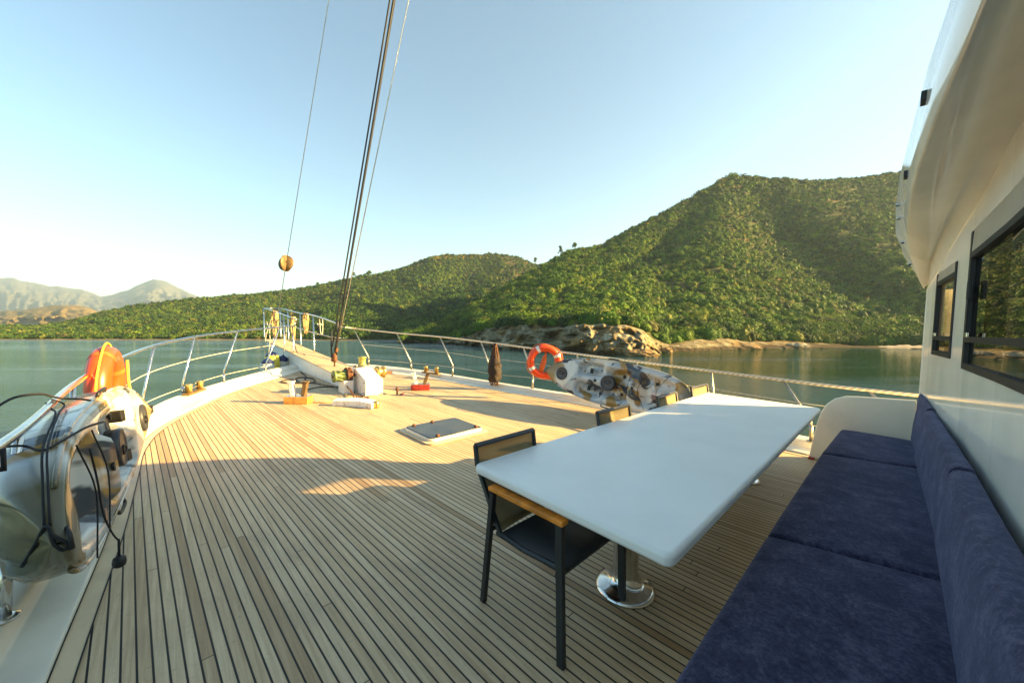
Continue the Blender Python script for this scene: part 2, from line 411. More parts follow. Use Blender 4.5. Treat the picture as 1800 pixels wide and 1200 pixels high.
def strip(name, A, w0, w1, z, m, side, parent=None):
    bb = MB(); L = len(A)
    for i, (x, y) in enumerate(A):
        a_ = Vector(A[max(i-1, 0)]); c_ = Vector(A[min(i+1, L-1)]); t = (c_-a_).normalized(); nn = Vector((t.y, -t.x))*side
        bb.v += [(x+nn.x*w0, y+nn.y*w0, z), (x+nn.x*w1, y+nn.y*w1, z)]
    for i in range(L-1): bb.f.append((2*i, 2*i+1, 2*i+3, 2*i+2))
    return bb.build(name, m, parent)
mp = strip('deck_edge_plank', ip, 0, 0.085, .004, M['margin'], 1); tag(mp, kind='structure')
strip('caulk_line', ip, .080, .087, .007, M['caulk'], 1, mp); strip('caulk_line', ip, -.004, .006, .007, M['caulk'], 1, mp)
ms = strip('deck_edge_plank', is_, 0, 0.085, .004, M['margin'], -1); tag(ms, kind='structure')
strip('caulk_line', is_, .080, .087, .007, M['caulk'], -1, ms); strip('caulk_line', is_, -.004, .006, .007, M['caulk'], -1, ms)

def bulwark(name, I, O, label, capz):
    root = thing(name, label, 'bulwark')
    prof = [(0, -.02), (0, .022), (.06, .03), (.42, .055), (.50, .115), (.55, capz), (1.02, capz+.01), (1.06, capz-.03), (1.05, -.25)]
    bb = MB(); L = len(I); q = len(prof)
    for i in range(L):
        for s_, z in prof:
            bb.v.append((I[i][0]+(O[i][0]-I[i][0])*s_, I[i][1]+(O[i][1]-I[i][1])*s_, z))
    for i in range(L-1):
        for k in range(q-1): bb.f.append((i*q+k, i*q+k+1, (i+1)*q+k+1, (i+1)*q+k))
    o = bb.build('bulwark_cap', M['bulwark'], root, smooth=False, bevel=.012)
    hb = MB()
    cx = 3.3
    lv = [(1.05, -.25), (1.03, -.9), (.96, -1.7), (.85, -2.9)]
    for i in range(L):
        for s_, z in lv:
            ox = I[i][0]+(O[i][0]-I[i][0])*1.05; oy = I[i][1]+(O[i][1]-I[i][1])*1.05
            k_ = {-.25: 1, -.9: .985, -1.7: .93, -2.9: .80}[z]
            hb.v.append((cx+(ox-cx)*k_, oy*(1-(1-k_)*.5) if oy > 0 else oy, z))
    for i in range(L-1):
        for k in range(3): hb.f.append((i*4+k, i*4+k+1, (i+1)*4+k+1, (i+1)*4+k))
    hb.build('hull_side', M['white'], root, smooth=True)
    return root
bp_ = bulwark('bulwark', ip, op_, 'cream bulwark along the open water side, curving from the near kayak to the bow', .13)
bs_ = bulwark('bulwark', is_, os_, 'cream bulwark along the hill side, running from the bow behind the table', .13)

# ============================================================ GUARD RAILS
def post(bb, base, knee, top, r=.017):
    bb.tube([base, (knee[0], knee[1], knee[2]-.02), knee, top], r, 8)
PORT = [((-.62, 1.2, .13), (-.60, 1.2, .45), (-.56, 1.2, .99)), ((-.55, 2.79, .13), (-.54, 2.8, .5), (-.49, 2.81, .995)), ((-.52, 4.3, .13), (-.51, 4.3, .4), (-.50, 4.32, 1.01)), ((-.45, 5.9, .13), (-.44, 5.9, .3), (-.40, 5.9, 1.04)),
        ((-.23, 7.61, .13), (-.23, 7.61, .30), (-.09, 7.62, 1.11)), ((.26, 8.91, .13), (.25, 8.91, .32), (.43, 8.9, 1.19)), ((.97, 10.2, .13), (.97, 10.2, .36), (1.22, 10.17, 1.26)), ((2.03, 11.92, .13), (2.06, 11.91, .33), (2.37, 11.85, 1.33))]
STB = [((4.89, 11.88, .13), (4.88, 11.88, .38), (4.45, 12.05, 1.32)), ((5.46, 10.07, .13), (5.43, 10.09, .39), (5.06, 10.28, 1.23)), ((5.66, 8.2, .13), (5.66, 8.2, .43), (5.36, 8.39, 1.19)), ((5.88, 6.82, .13), (5.87, 6.83, .39), (5.64, 7.0, 1.13)),
       ((6.04, 5.6, .13), (6.04, 5.6, .42), (5.86, 5.75, 1.06)), ((6.18, 4.3, .13), (6.18, 4.3, .40), (6.05, 4.42, 1.0)), ((6.24, 3.1, .13), (6.24, 3.1, .40), (6.16, 3.18, .95)), ((6.24, 1.9, .13), (6.24, 1.9, .40), (6.2, 1.95, .91)),
       ((6.12, .68, .13), (6.13, .7, .38), (6.2, 1.03, .885)), ((6.2, -.25, .13), (6.22, -.2, .40), (6.22, .19, .865)), ((6.2, -2, .13), (6.22, -2, .40), (6.22, -2, .865))]
def rail(root_label, L, ends, midfrac, ropewrap, cat='railing'):
    root = thing('guard_rail', root_label, cat)
    tops = [Vector(t) for _, _, t in L]
    pre, postp = ends
    pts = [Vector(p) for p in pre]+tops+[Vector(p) for p in postp]
    MB().tube(spline(pts, 6), .021, 10).build('top_rail', M['rail_rope'] if ropewrap else M['steel'], root, smooth=True)
    for q in L:
        bb = MB(); post(bb, *q); bb.lathe([(.05, 0), (.05, .008), (.03, .012)], c=(q[0][0], q[0][1], q[0][2]), n=14)
        bb.tube([(q[0][0], q[0][1], q[0][2]+.0), (q[1][0], q[1][1], q[1][2]*.9)], .024, 8)
        bb.build('stanchion', M['dull_steel'] if ropewrap else M['steel'], root, smooth=True)
    for f in midfrac:
        mids = [Vector(k)+(Vector(t)-Vector(k))*f for _, k, t in L]
        MB().tube(spline(mids, 5), .0065, 6).build('lifeline', M['white_rope'], root, smooth=True)
    return root
rail('steel guard rail on the open water side, where the near kayak is lashed', PORT, ([(-.56, -1.5, .97)], [(2.9, 12.75, 1.35), (3.0, 12.95, 1.45), (3.02, 12.87, 1.56)]), (.5, -.08), False)
rail('rope wrapped guard rail on the hill side, from bow to bench end', STB, ([(3.7, 10.6, 1.37), (4.0, 11.5, 1.36)][1:], [(6.22, -3, .86)]), (.45, -.08), True)

# ============================================================ BOWSPRIT AND PULPIT
root = thing('bowsprit', 'long raised bowsprit platform with teak top and white sides at the bow', 'bowsprit')
def bz(y): return .215+(y-8.6)*.053
b = MB()
vs = []
for y, wl, wr, dz in [(8.55, 3.0, 3.66, -.24), (10.5, 3.0, 3.66, -.36), (13, 3.0, 3.66, -.5), (15.5, 3.02, 3.64, -.36), (17.6, 3.05, 3.6, -.2)]:
    t = bz(y); vs += [(wl, y, t), (wr, y, t), (wr, y, min(t+dz, 0 if y < 12.5 else 9)-.0), (wl, y, min(t+dz, 0 if y < 12.5 else 9))]
fs = []
for i in range(4):
    for k in range(4): fs.append((i*4+k, i*4+(k+1) % 4, (i+1)*4+(k+1) % 4, (i+1)*4+k))
fs += [(0, 1, 2, 3), (16, 19, 18, 17)]
b.add(vs, fs); b.build('side', M['white'], root, bevel=.01)
b = MB(); ys = [8.5, 10, 12, 14, 16, 17.65]
for y in ys: b.v += [(2.97, y, bz(y)+.004), (3.69, y, bz(y)+.004), (2.97, y, bz(y)+.034), (3.69, y, bz(y)+.034)]
for i in range(5):
    q = i*4; b.f += [(q+2, q+3, q+7, q+6), (q, q+2, q+6, q+4), (q+1, q+5, q+7, q+3), (q, q+4, q+5, q+1)]
b.f += [(0, 1, 3, 2), (20, 22, 23, 21)]
b.build('teak_top', M['deck_bow'], root)

root = thing('pulpit_rail', 'open tubular pulpit rail of thin steel bars around the bowsprit tip', 'railing')
xl, xr = 3.02, 3.62
T = lambda x, y, z: (x, y, z)
b = MB(); b.tube(spline([T(3.02, 12.87, 1.56), T(xl, 14.73, 1.73), T(xl, 16.2, 1.86), T(xl, 17.9, 2.0)], 4)+[Vector(T(xr, 18.0, 2.0))]+spline([T(xr, 17.0, 1.95), T(xr, 15.0, 1.79), T(xr, 13.3, 1.71), T(xr, 11.3, 1.5), T(3.68, 10.85, 1.38), T(4.0, 11.5, 1.36)], 4), .02, 8)
b.build('top_rail', M['steel'], root, smooth=True)
b = MB(); b.tube([T(xl, 13.4, 1.12), T(xl, 14.5, 1.2), T(xl, 17.7, 1.35), T(xr, 17.8, 1.35), T(xr, 15.7, 1.27), T(xr, 13.3, 1.13), T(xr, 11.4, 1.06), T(4.2, 11.8, 1.0)], .015, 8)
b.build('middle_rail', M['steel'], root, smooth=True)
for x, y, tz in [(xl, 13.2, 1.6), (xl, 14.4, 1.70), (xl, 16.1, 1.85), (xl, 17.8, 2.0), (xr, 17.9, 2.0), (xr, 16.6, 1.93), (xr, 14.8, 1.78), (xr, 13.2, 1.70)]:
    MB().tube([(x, y, bz(y)+.035), (x, y, bz(y)+.12), (x, y+.15, tz)], .022, 8).build('stanchion', M['steel'], root, smooth=True)

def coil(name, label, c, w, h, mat, loops=7, axis='Y', seed=1, group=None):
    r = random.Random(seed); pts = []
    n_ = loops*16
    for i in range(n_+1):
        t = i/n_; q = 2*PI*loops*t; ww = w*(.65+.35*r.random()); hh = h*(.8+.2*math.sin(loops*t*2.3))
        px = ww*math.sin(q); pz = -hh*.5+hh*.5*math.cos(q); pw = (t-.5)*.10+.02*math.sin(q*.7)
        pts.append((pw, px, pz) if axis == 'X' else (px, pw, pz))
    o = thing(name, label, 'rope', c, group=group)
    MB().tube(pts, .013, 6).build('loops', mat, o, smooth=True)
    MB().tube([(pts[0][0]+.06*math.cos(q), pts[0][1]+.06*math.sin(q), -.16+.03*math.sin(3*q)) for q in [k*2*PI/10 for k in range(10)]], .014, 6, closed=True).build('wrap', mat, o, smooth=True)
    return o
coil('rope_coil', 'large tan rope coil hung on the left bar of the pulpit rail', (xl, 15.9, 1.86), .33, 1.05, M['rope'], 9, 'X', 1, 'rope coils on the pulpit')
coil('rope_coil', 'tan rope coil hung where the guard rail meets the pulpit', (3.04, 13.35, 1.64), .12, .8, M['rope'], 7, 'X', 2, 'rope coils on the pulpit')
coil('rope_coil', 'orange tan rope coil hung midway along the right pulpit bar', (xr, 14.2, 1.78), .22, .72, M['rope'], 7, 'X', 3, 'rope coils on the pulpit')
coil('rope_loop', 'single thin loop of cord hanging under the right pulpit bar', (xr, 12.5, 1.58), .12, .5, M['white_rope'], 1, 'X', 4)
tag(MB().tube(spline([(3.1, 13.6, 1.5), (3.08, 13.55, 1.0), (3.12, 13.2, .5), (3.2, 12.6, .47)], 5), .012, 6).build('hanging_rope', M['wire_dark'], smooth=True), 'dark rope dropping from the pulpit rail onto the bowsprit planks', 'rope')
b = MB(); b.tube(spline([(xl+.05, 16.5, 1.8), (xl, 16.9, 1.3), (xl-.1, 17.0, .8), (xl-.15, 17.1, -.2), (xl-.3, 16.6, -1.2)], 5), .012, 6)
tag(b.build('mooring_line', M['white_rope'], smooth=True), 'pale mooring line falling from the bowsprit tip towards the water', 'rope')

# fenders hung outside the bow
def fender(x, y, z, label, cm, tilt=0, r=.19, L=.75):
    o = thing('fender', label, 'fender', (x, y, z), (tilt, tilt*.5, 0), 'fenders hung outside the bow')
    MB().lathe([(.02, 0), (r*.7, .05), (r, .13), (r, L-.15), (r*.7, L-.06), (.03, L)], n=16).build('body', cm, o, smooth=True)
    MB().lathe([(.06, L-.13), (r*.99, L-.155), (r*.72, L-.04), (.04, L+.02), (.02, L+.05)], n=16).build('end_cap', M['navy'], o, smooth=True)
    MB().lathe([(.02, -.03), (.05, -.01), (r*.73, .05), (r*1.01, .14), (.08, .15)], n=16).build('end_cap', M['navy'], o, smooth=True)
    MB().tube([(0, 0, L+.03), (.02, .02, L+.5), (.0, .1, L+1.0)], .008, 5).build('lanyard', M['white_rope'], o, smooth=True)
fender(2.30, 13.35, -.42, 'white fender with dark blue ends, leftmost of the row under the pulpit', M['fender_white'], .1)
fender(2.58, 13.7, -.25, 'yellow fender with dark blue ends under the pulpit', M['fender_yellow'], -.15, .2)
fender(2.80, 14.0, -.40, 'white fender with dark blue ends between the yellow one and the bowsprit', M['fender_white'], .17)

# ============================================================ RIGGING
def line(name, a_, b_, r, m, label, cat='rigging line', group=None, sag=0, n_=14):
    A, B = Vector(a_), Vector(b_); pts = [A+(B-A)*(i/n_)+Vector((0, 0, -sag*4*(i/n_)*(1-i/n_))) for i in range(n_+1)]
    o = MB().tube(pts, r, 6).build(name, m, smooth=True); return tag(o, label, cat, group)
dirf = Vector((0, 10.79-16.68, 10.03-1.91))
A0 = Vector((3.3, 17.62, .62)); line('forestay', A0, Vector((3.3, 16.68, 1.91))+dirf*1.6, .012, M['steel'], 'thin forestay rising from the bowsprit tip through the round brown disk')
d2 = Vector((0, 7.02-10.25, 7.77-.72)).normalized()
B0 = Vector((3.3, 10.22, .62))
line('inner_stay', B0+Vector((0, 0, .1)), B0+d2*11, .024, M['wire_dark'], 'thick dark stay, right hand one of the tight pair', sag=0)
line('inner_stay', B0+Vector((-.05, .04, .25)), B0+d2*11+Vector((-.04, .07, 0)), .017, M['wire_dark'], 'thick dark stay, left hand one of the tight pair')
line('halyard', B0+Vector((.04, -.02, .3)), B0+d2*11+Vector((.02, -.04, 0)), .009, M['wire_dark'], 'thin dark halyard running up the right edge of the dark stays')
line('halyard', B0+Vector((.06, -.05, .35)), Vector((3.3, 6.38, 7.38))+(Vector((3.3, 6.38, 7.38))-B0)*.5, .012, M['steel'], 'pale wire diverging to the right above the dark stays')
o = thing('turnbuckle', 'rusty turnbuckle and blocks joining the dark stays to the bowsprit', 'turnbuckle', (3.3, 10.25, bz(10.25)+.034))
MB().tube([(0, 0, 0), (0, 0, .12)], .02, 8).build('eye_bolt', M['rust'], o, smooth=True)
b = MB(); b.lathe([(.02, 0), (.055, .03), (.075, .1), (.06, .2), (.03, .26)], (0, 0, .10), n=12); b.build('block', M['rust'], o, smooth=True)
b = MB(); b.lathe([(.02, 0), (.05, .03), (.055, .12), (.02, .18)], (.03, -.02, .36), n=12); b.build('shackle', M['rust'], o, smooth=True)
b = MB(); b.tube([(-.05, .03, .12), (-.07, .05, .5), (-.06, .05, .95)], .02, 8); b.tube([(.04, -.03, .3), (.03, -.09, .8), (.0, -.25, 1.2)], .018, 8); b.build('tackle', M['wire_dark'], o, smooth=True)
o = thing('anchor_ball', 'round brown disk threaded on the forestay', 'signal disk', (3.3, 15.5, 3.6), (0, .15, .75))
MB().lathe([(.01, -.03), (.2, -.022), (.30, -.006), (.30, .006), (.2, .022), (.01, .03)], axis='Y', n=28).build('disk', M['bronze'], o, smooth=True)
MB().lathe([(.01, -.02), (.29, -.004), (.29, .004), (.01, .02)], axis='X', n=28).build('cross_disk', M['bronze'], o, smooth=True)

# ============================================================ BOW FITTINGS
root = thing('windlass', 'white anchor windlass with sloped cover and green drum on the foredeck', 'windlass', (3.2, 8.0, 0))
def poly_prism(profile_yz, x0, x1):
    vs = [(x0, y, z) for y, z in profile_yz]+[(x1, y, z) for y, z in profile_yz]; k = len(profile_yz)
    return vs, [tuple(range(k)), tuple(range(2*k-1, k-1, -1))]+[(i, (i+1) % k, k+(i+1) % k, k+i) for i in range(k)]
b = MB(); b.add(*poly_prism([(7.55, 0), (8.4, 0), (8.4, .50), (8.15, .52), (7.55, .32)], 3.04, 3.42)); b.build('cover', M['white'], root, off=(3.2, 8.0, 0), bevel=.015)
b = MB(); b.box((2.86, 8.15, .14), (.2, .34, .28), bev=.015); b.build('base', M['white'], root, off=(3.2, 8.0, 0))
b = MB(); b.tube([(2.58, 8.15, .37), (3.9, 8.15, .37)], .035, 10); b.build('shaft', M['rust'], root, off=(3.2, 8.0, 0), smooth=True)
b = MB(); b.lathe([(.09, -.13), (.125, -.125), (.13, -.1), (.1, -.06), (.09, 0), (.1, .06), (.13, .1), (.125, .125), (.08, .13)], (2.72, 8.15, .37), 'X', 24)
for k in range(8):
    q = k*PI/4; b.box((2.72, 8.15+.105*math.cos(q), .37+.105*math.sin(q)), (.2, .02, .02), Matrix.Rotation(q, 3, 'X'))
b.build('rope_drum', M['green_paint'], root, off=(3.2, 8.0, 0), smooth=True)
b = MB(); b.lathe([(.05, -.06), (.16, -.055), (.17, -.03), (.11, 0), (.17, .03), (.16, .055), (.05, .06)], (2.90, 8.15, .38), 'X', 20); b.build('chain_wheel', M['rust'], root, off=(3.2, 8.0, 0), smooth=True)
b = MB(); b.lathe([(.05, -.09), (.14, -.085), (.13, -.03), (.09, 0), (.13, .05), (.14, .085), (.05, .09)], (3.62, 8.15, .4), 'X', 20); b.build('rope_drum', M['brass'], root, off=(3.2, 8.0, 0), smooth=True)

b = MB(); b.box((3.23, 7.97, .008), (.50, .96, .014), bev=.003); b.build('mounting_plate', M['dull_steel'], root, off=(3.2, 8.0, 0))
for yy, zz in ((7.62, .05), (7.62, .26), (8.33, .05), (8.33, .43), (7.98, .05)):
    b = MB(); b.lathe([(.012, -.006), (.012, .004), (.007, .008)], (3.035, yy, zz), 'X', 8); b.build('bolt', M['rust'], root, off=(3.2, 8.0, 0), smooth=True)
b = MB(); b.tube([(2.98, 8.05, .40), (2.97, 7.85, .60)], .012, 7); b.lathe([(.01, -.03), (.024, -.015), (.024, .015), (.01, .03)], (2.97, 7.85, .61), n=10); b.build('brake_lever', M['dull_steel'], root, off=(3.2, 8.0, 0), smooth=True)
b = MB(); b.box((3.16, 8.28, .535), (.16, .12, .03), bev=.008); b.build('control_box', M['black'], root, off=(3.2, 8.0, 0))
root = thing('chain_stopper', 'low white wedge shaped chain guide on the deck before the windlass', 'chain guide', (2.5, 6.72, 0))
vs = []
for i in range(9):
    t = i/8; y = .32-.64*t; x = -.24+.48*t+.06*math.sin(PI*t); w_ = .05+.03*t; hh = .12+.02*math.sin(PI*t)
    vs += [(x-w_, y-w_, 0), (x+w_, y+w_, 0), (x+w_, y+w_, hh), (x-w_, y-w_, hh*.8)]
fs = []
for i in range(8):
    for k in range(4): fs.append((i*4+k, i*4+(k+1) % 4, (i+1)*4+(k+1) % 4, (i+1)*4+k))
fs += [(0, 1, 2, 3), (35, 34, 33, 32)]
b = MB().add(vs, fs); b.build('guide_body', M['white'], root, bevel=.012)
MB().lathe([(.045, 0), (.05, .02), (.05, .10), (.03, .13)], (.27, -.34, 0), n=14).build('end_pin', M['brass'], root, smooth=True)

def chain(name, pts, r, m, label):
    P = spline(pts, 10); bb = MB(); acc = 0; k = 0
    for i in range(len(P)-1):
        acc += (P[i+1]-P[i]).length
        if acc > .055:
            acc = 0; t = (P[i+1]-P[i]).normalized(); s_ = t.cross(Vector((0, 0, 1))).normalized(); u_ = s_ if k % 2 else Vector((0, 0, 1)); k += 1
            bb.tube([P[i]+t*.035*math.cos(q)+u_*.02*math.sin(q) for q in [j*2*PI/10 for j in range(10)]], r, 5, closed=True)
    return tag(bb.build(name, m, smooth=True), label, 'chain')
chain('anchor_chain', [(2.82, 8.15, .22), (2.80, 7.7, .1), (2.72, 7.3, .03), (2.6, 7.05, .03), (2.75, 6.9, .03), (2.95, 7.2, .03), (2.8, 7.5, .03)], .008, M['rust'], 'rusty anchor chain heaped between the windlass and the white chain guide')
chain('deck_chain', [(2.95, 8.6, .03), (2.7, 9.4, .03), (2.6, 10.2, .03), (2.8, 11.0, .03), (2.9, 11.9, .03)], .007, M['wire_dark'], 'dark chain lying along the port side of the bowsprit foot')

def bollard(x, y, rz, side, label, ang):
    o = thing('mooring_bollard', label, 'bollard', (x, y, 0), (0, 0, rz), 'double mooring posts on the foredeck')
    b = MB(); b.box((0, 0, .065), (.42, .24, .13), bev=.012); b.build('base_block', side, o)
    b = MB(); b.box((0, 0, .136), (.40, .20, .012)); b.build('base_plate', M['steel'], o)
    for s_, mm in ((-1, M['white']), (1, M['bronze'])):
        R_ = Matrix.Rotation(s_*ang, 3, 'Y')
        b = MB(); b.box(R_@Vector((0, 0, .13))+Vector((s_*.09, 0, .14)), (.075, .10, .26), R_, bev=.012)
        b.box(R_@Vector((0, 0, .262))+Vector((s_*.09, 0, .14)), (.10, .12, .02), R_, bev=.004); b.build('post', mm, o)
bollard(1.82, 7.62, -.65, M['amber_wood'], 'double mooring posts on an amber wooden block, left of the windlass', .16)
bollard(4.32, 7.55, -.55, M['red'], 'double mooring posts on a red painted block, right of the windlass', .3)

def cleat(x, y, rz, label):
    o = thing('bulwark_cleat', label, 'cleat', (x, y, .137), (0, 0, rz), 'twin post cleats on the bulwark caps')
    b = MB(); b.box((0, 0, .02), (.62, .12, .04), bev=.01); b.build('base_plate', M['bronze'], o)
    for s_ in (-.2, .2):
        b = MB(); b.lathe([(.05, .04), (.05, .16), (.062, .17), (.062, .19), (.02, .2)], (s_, 0, 0), n=16); b.build('post', M['brass'], o, smooth=True)
    b = MB(); b.tube([(-.2, 0, .11), (.2, 0, .11)], .02, 8); b.build('cross_bar', M['steel'], o, smooth=True)
cleat(.42, 9.0, 1.12, 'brass twin post cleat on the open water bulwark, left of the amber block')
cleat(5.42, 8.9, 1.85, 'pale twin post cleat on the hill side bulwark, behind the red block')
o = thing('capstan_post', 'squat yellow green round post on the bulwark right of the dark stays', 'bollard', (4.62, 11.75, .137))
MB().lathe([(.14, 0), (.14, .03), (.11, .05), (.11, .22), (.13, .25), (.13, .28), (.02, .29)], n=22).build('drum', M['olive'], o, smooth=True)
MB().lathe([(.2, 0), (.2, .012), (.1, .018)], n=22).build('base_plate', M['dull_steel'], o, smooth=True)

tag(MB().tube(spline([(2.02, 7.45, .02), (2.25, 7.3, .018), (2.5, 7.35, .018), (2.7, 7.6, .018), (2.75, 7.9, .018)], 8), .014, 8).build('hose', M['rope'], smooth=True), 'tan hose running from the amber block to the windlass foot', 'hose')
tag(MB().tube(spline([(1.95, 7.95, .014), (2.1, 8.5, .014), (2.3, 8.9, .014), (2.6, 9.1, .014), (2.95, 8.9, .014)], 8), .011, 8).build('cable', M['cord'], smooth=True), 'black cable curving behind the amber block to the bowsprit side', 'cable')
tag(MB().tube(spline([(2.2, 9.9, .014), (2.45, 10.2, .014), (2.35, 10.7, .014), (2.1, 10.4, .014), (2.25, 10.0, .02), (2.7, 9.9, .014), (2.85, 10.6, .014), (2.6, 10.9, .014), (2.4, 10.4, .022)], 8), .014, 8).build('cable', M['cord'], smooth=True), 'black cable dropped in loose loops on the planks beside the bowsprit', 'cable')
o = thing('deck_fitting', 'small rusty pin and red tag standing on the planks right of the windlass', 'deck fitting', (3.62, 7.3, 0))
MB().lathe([(.02, 0), (.018, .08), (.035, .10), (.03, .15), (.01, .16)], n=10).build('pin', M['rust'], o, smooth=True)
MB().box((.09, -.05, .015), (.13, .05, .02), Matrix.Rotation(.5, 3, 'Z'), bev=.005).build('tag_plate', M['red'], o)

# deck hatch
root = thing('deck_hatch', 'flush deck hatch with smoked panel and white rim, left of the table', 'hatch', (2.91, 4.41, 0))
def rrect(w, d, r, n_=6):
    P = []
    for cx_, cy_, a0 in ((w-r, d-r, 0), (-w+r, d-r, PI/2), (-w+r, -d+r, PI), (w-r, -d+r, 3*PI/2)):
        for k in range(n_+1): q = a0+k*PI/2/n_; P.append((cx_+r*math.cos(q), cy_+r*math.sin(q)))
    return P
def plate(bb, P, z0, z1, P2=None):
    k = len(P); P2 = P2 or P
    bb.add([(x, y, z0) for x, y in P]+[(x, y, z1) for x, y in P2], [tuple(range(k))[::-1], tuple(range(k, 2*k))]+[(i, (i+1) % k, k+(i+1) % k, k+i) for i in range(k)])
b = MB(); plate(b, rrect(.50, .44, .1), .0045, .02); b.build('deck_ring', M['margin'], root)
b = MB(); plate(b, rrect(.437, .367, .065), .01, .055); b.build('rim', M['gelcoat_warm'], root, bevel=.008)
b = MB(); plate(b, rrect(.425, .355, .06), .04, .066); b.build('panel', M['hatch_acrylic'], root, bevel=.006)
for x, y in ((-.3, -.31), (.36, -.28), (.0, .32), (-.3, .32)):
    MB().lathe([(.03, .06), (.03, .075), (.018, .085), (.01, .09)], (x, y, 0), n=10).build('latch', M['rust'], root, smooth=True)

# ============================================================ DINING TABLE
root = thing('dining_table', 'long white dining table with rounded edge on steel pedestals', 'table', (3.18, 1.07, 0))
b = MB(); P = rrect(1.895, .570, .04)
plate(b, P, .693, .75); b.build('tabletop', M['table'], root, bevel=.022)
for x in (-1.2, 1.2):
    b = MB(); b.lathe([(.172, 0), (.172, .012), (.15, .026), (.11, .04), (.088, .06), (.074, .10), (.074, .66), (.16, .675), (.16, .688)], (x, -.03, 0), n=32); b.build('pedestal', M['dull_steel'] if 0 else M['steel'], root, smooth=True)

# ============================================================ CHAIRS
def chair(label):
    o = thing('armchair', label, 'chair', (0, 0, 0), group='black armchairs along the table')
    # local: faces -y (towards the table), origin at centre of the feet on the deck
    for s_ in (-1, 1):
        x = s_*.28
        f = MB(); f.box((0, 0, 0), (.028, .04, .66)); R_ = Matrix.Rotation(.07, 3, 'X')
        fl = MB().box((x, -.285+.02, .325), (.026, .04, .655), Matrix.Rotation(-.05, 3, 'X')); fl.build('leg', M['black_metal'], o, bevel=.004)
        rl = MB().tube([(x, .265, 0), (x, .205, .64)], .0195, 4); rl.build('leg', M['black_metal'], o)
        ar = MB().box((x, -.03, .668), (.05, .50, .024), bev=.006); ar.build('armrest', M['teak'], o)
        bb = MB(); bb.tube([(s_*.245, .17, .40), (s_*.245, .25, .52), (s_*.25, .38, .74), (s_*.25, .40, .845)], .016, 6); bb.build('back_post', M['black_metal'], o)
    MB().tube([(-.25, .40, .843), (.25, .40, .843)], .016, 6).build('top_bar', M['black_metal'], o)
    b = MB(); b.tube([(-.28, -.24, .40), (.28, -.24, .40)], .014, 6); b.tube([(-.28, .235, .42), (.28, .235, .42)], .014, 6)
    b.tube([(-.245, -.24, .42), (-.245, .0, .40), (-.245, .2, .41)], .014, 6); b.tube([(.245, -.24, .42), (.245, .0, .40), (.245, .2, .41)], .014, 6)
    b.build('seat_frame', M['black_metal'], o)
    b = MB(); prof = [(-.27, .43), (-.2, .432), (-.05, .415), (.1, .41), (.17, .42)]
    for y, z in prof: b.v += [(-.24, y, z), (.24, y, z)]
    for i in range(len(prof)-1): b.f.append((2*i, 2*i+1, 2*i+3, 2*i+2))
    b.build('seat', M['seat_sling'], o, smooth=True, solid=.006)
    b = MB(); prof = [(.17, .425), (.25, .52), (.325, .64), (.384, .75), (.398, .836)]
    for y, z in prof:
        for k in range(5):
            x = -.24+.12*k; b.v.append((x, y+.02*(1-(x/.24)**2), z))
    for i in range(len(prof)-1):
        for k in range(4): b.f.append((5*i+k, 5*i+k+1, 5*i+5+k+1, 5*i+5+k))
    b.build('backrest', M['sling'], o, smooth=True, solid=.004)
    return o
M['seat_sling'] = simple('seat_textile', (.016, .019, .022), .6, var=.1, bump=.15, bscale=500)
c0 = chair('black armchair with teak arms, nearest the camera at the table corner')
kids_map()
c0.location = (1.57, 1.262, 0); c0.rotation_euler = (0, 0, .02)
for (x, y, rz, lab) in [(2.83, 1.262, -.03, 'black armchair tucked under the table, second from the camera'), (3.93, 1.262, .03, 'black armchair with a sunlit backrest, third from the camera in front of the kayak'),
                        (4.86, 1.262, -.02, 'black armchair with a sunlit backrest, at the far end of the table')]:
    c = copy_tree(c0); c.location = (x, y, 0); c.rotation_euler = (0, 0, rz); c['label'] = lab

# ============================================================ BENCH SOFA
root = thing('bench_sofa', 'long navy blue suede bench along the cabin wall', 'sofa', (2.6, .1, 0))
OFF = (2.6, .1, 0)
b = MB(); b.add(*poly_prism([(.40, 0), (-.30, 0), (-.30, .33), (.40, .33)], -1.2, 5.74)); b.build('base', M['gelcoat_warm'], root, off=OFF)
def cushion(name, quad, z0, z1, seed, mat='suede', puff=.022, bev=.035):
    r = random.Random(seed); N = 14; bb = MB()
    for lvl, z in ((0, z0), (1, z1)):
        for i in range(N+1):
            for j in range(N+1):
                s_, t_ = i/N, j/N
                x = (quad[0][0]*(1-s_)+quad[1][0]*s_)*(1-t_)+(quad[3][0]*(1-s_)+quad[2][0]*s_)*t_
                y = (quad[0][1]*(1-s_)+quad[1][1]*s_)*(1-t_)+(quad[3][1]*(1-s_)+quad[2][1]*s_)*t_
                zz = z+(puff*(1-(2*s_-1)**4)*(1-(2*t_-1)**4)+.004*mnoise.noise((x*5, y*7, seed)) if lvl else 0)
                bb.v.append((x, y, zz))
    K = (N+1)**2
    for i in range(N):
        for j in range(N):
            a_ = i*(N+1)+j
            bb.f.append((a_, a_+1, a_+N+2, a_+N+1)); bb.f.append((K+a_, K+a_+N+1, K+a_+N+2, K+a_+1))
    for i in range(N):
        for a_, c_ in ((i, i+1), ((N)*(N+1)+i, (N)*(N+1)+i+1)): bb.f.append((a_, c_, K+c_, K+a_))
        for a_, c_ in ((i*(N+1), (i+1)*(N+1)), (i*(N+1)+N, (i+1)*(N+1)+N)): bb.f.append((a_, c_, K+c_, K+a_))
    return bb.build(name, M[mat], root, off=OFF, bevel=bev)
G = .004
cushion('seat_cushion', [(-1.2, .435), (.35, .435), (.45, -.30), (-1.2, -.30)], .334, .435, 1)
cushion('seat_cushion', [(.35+G, .435), (2.41-G, .435), (2.60-G, -.30), (.45+G, -.30)], .334, .435, 2)
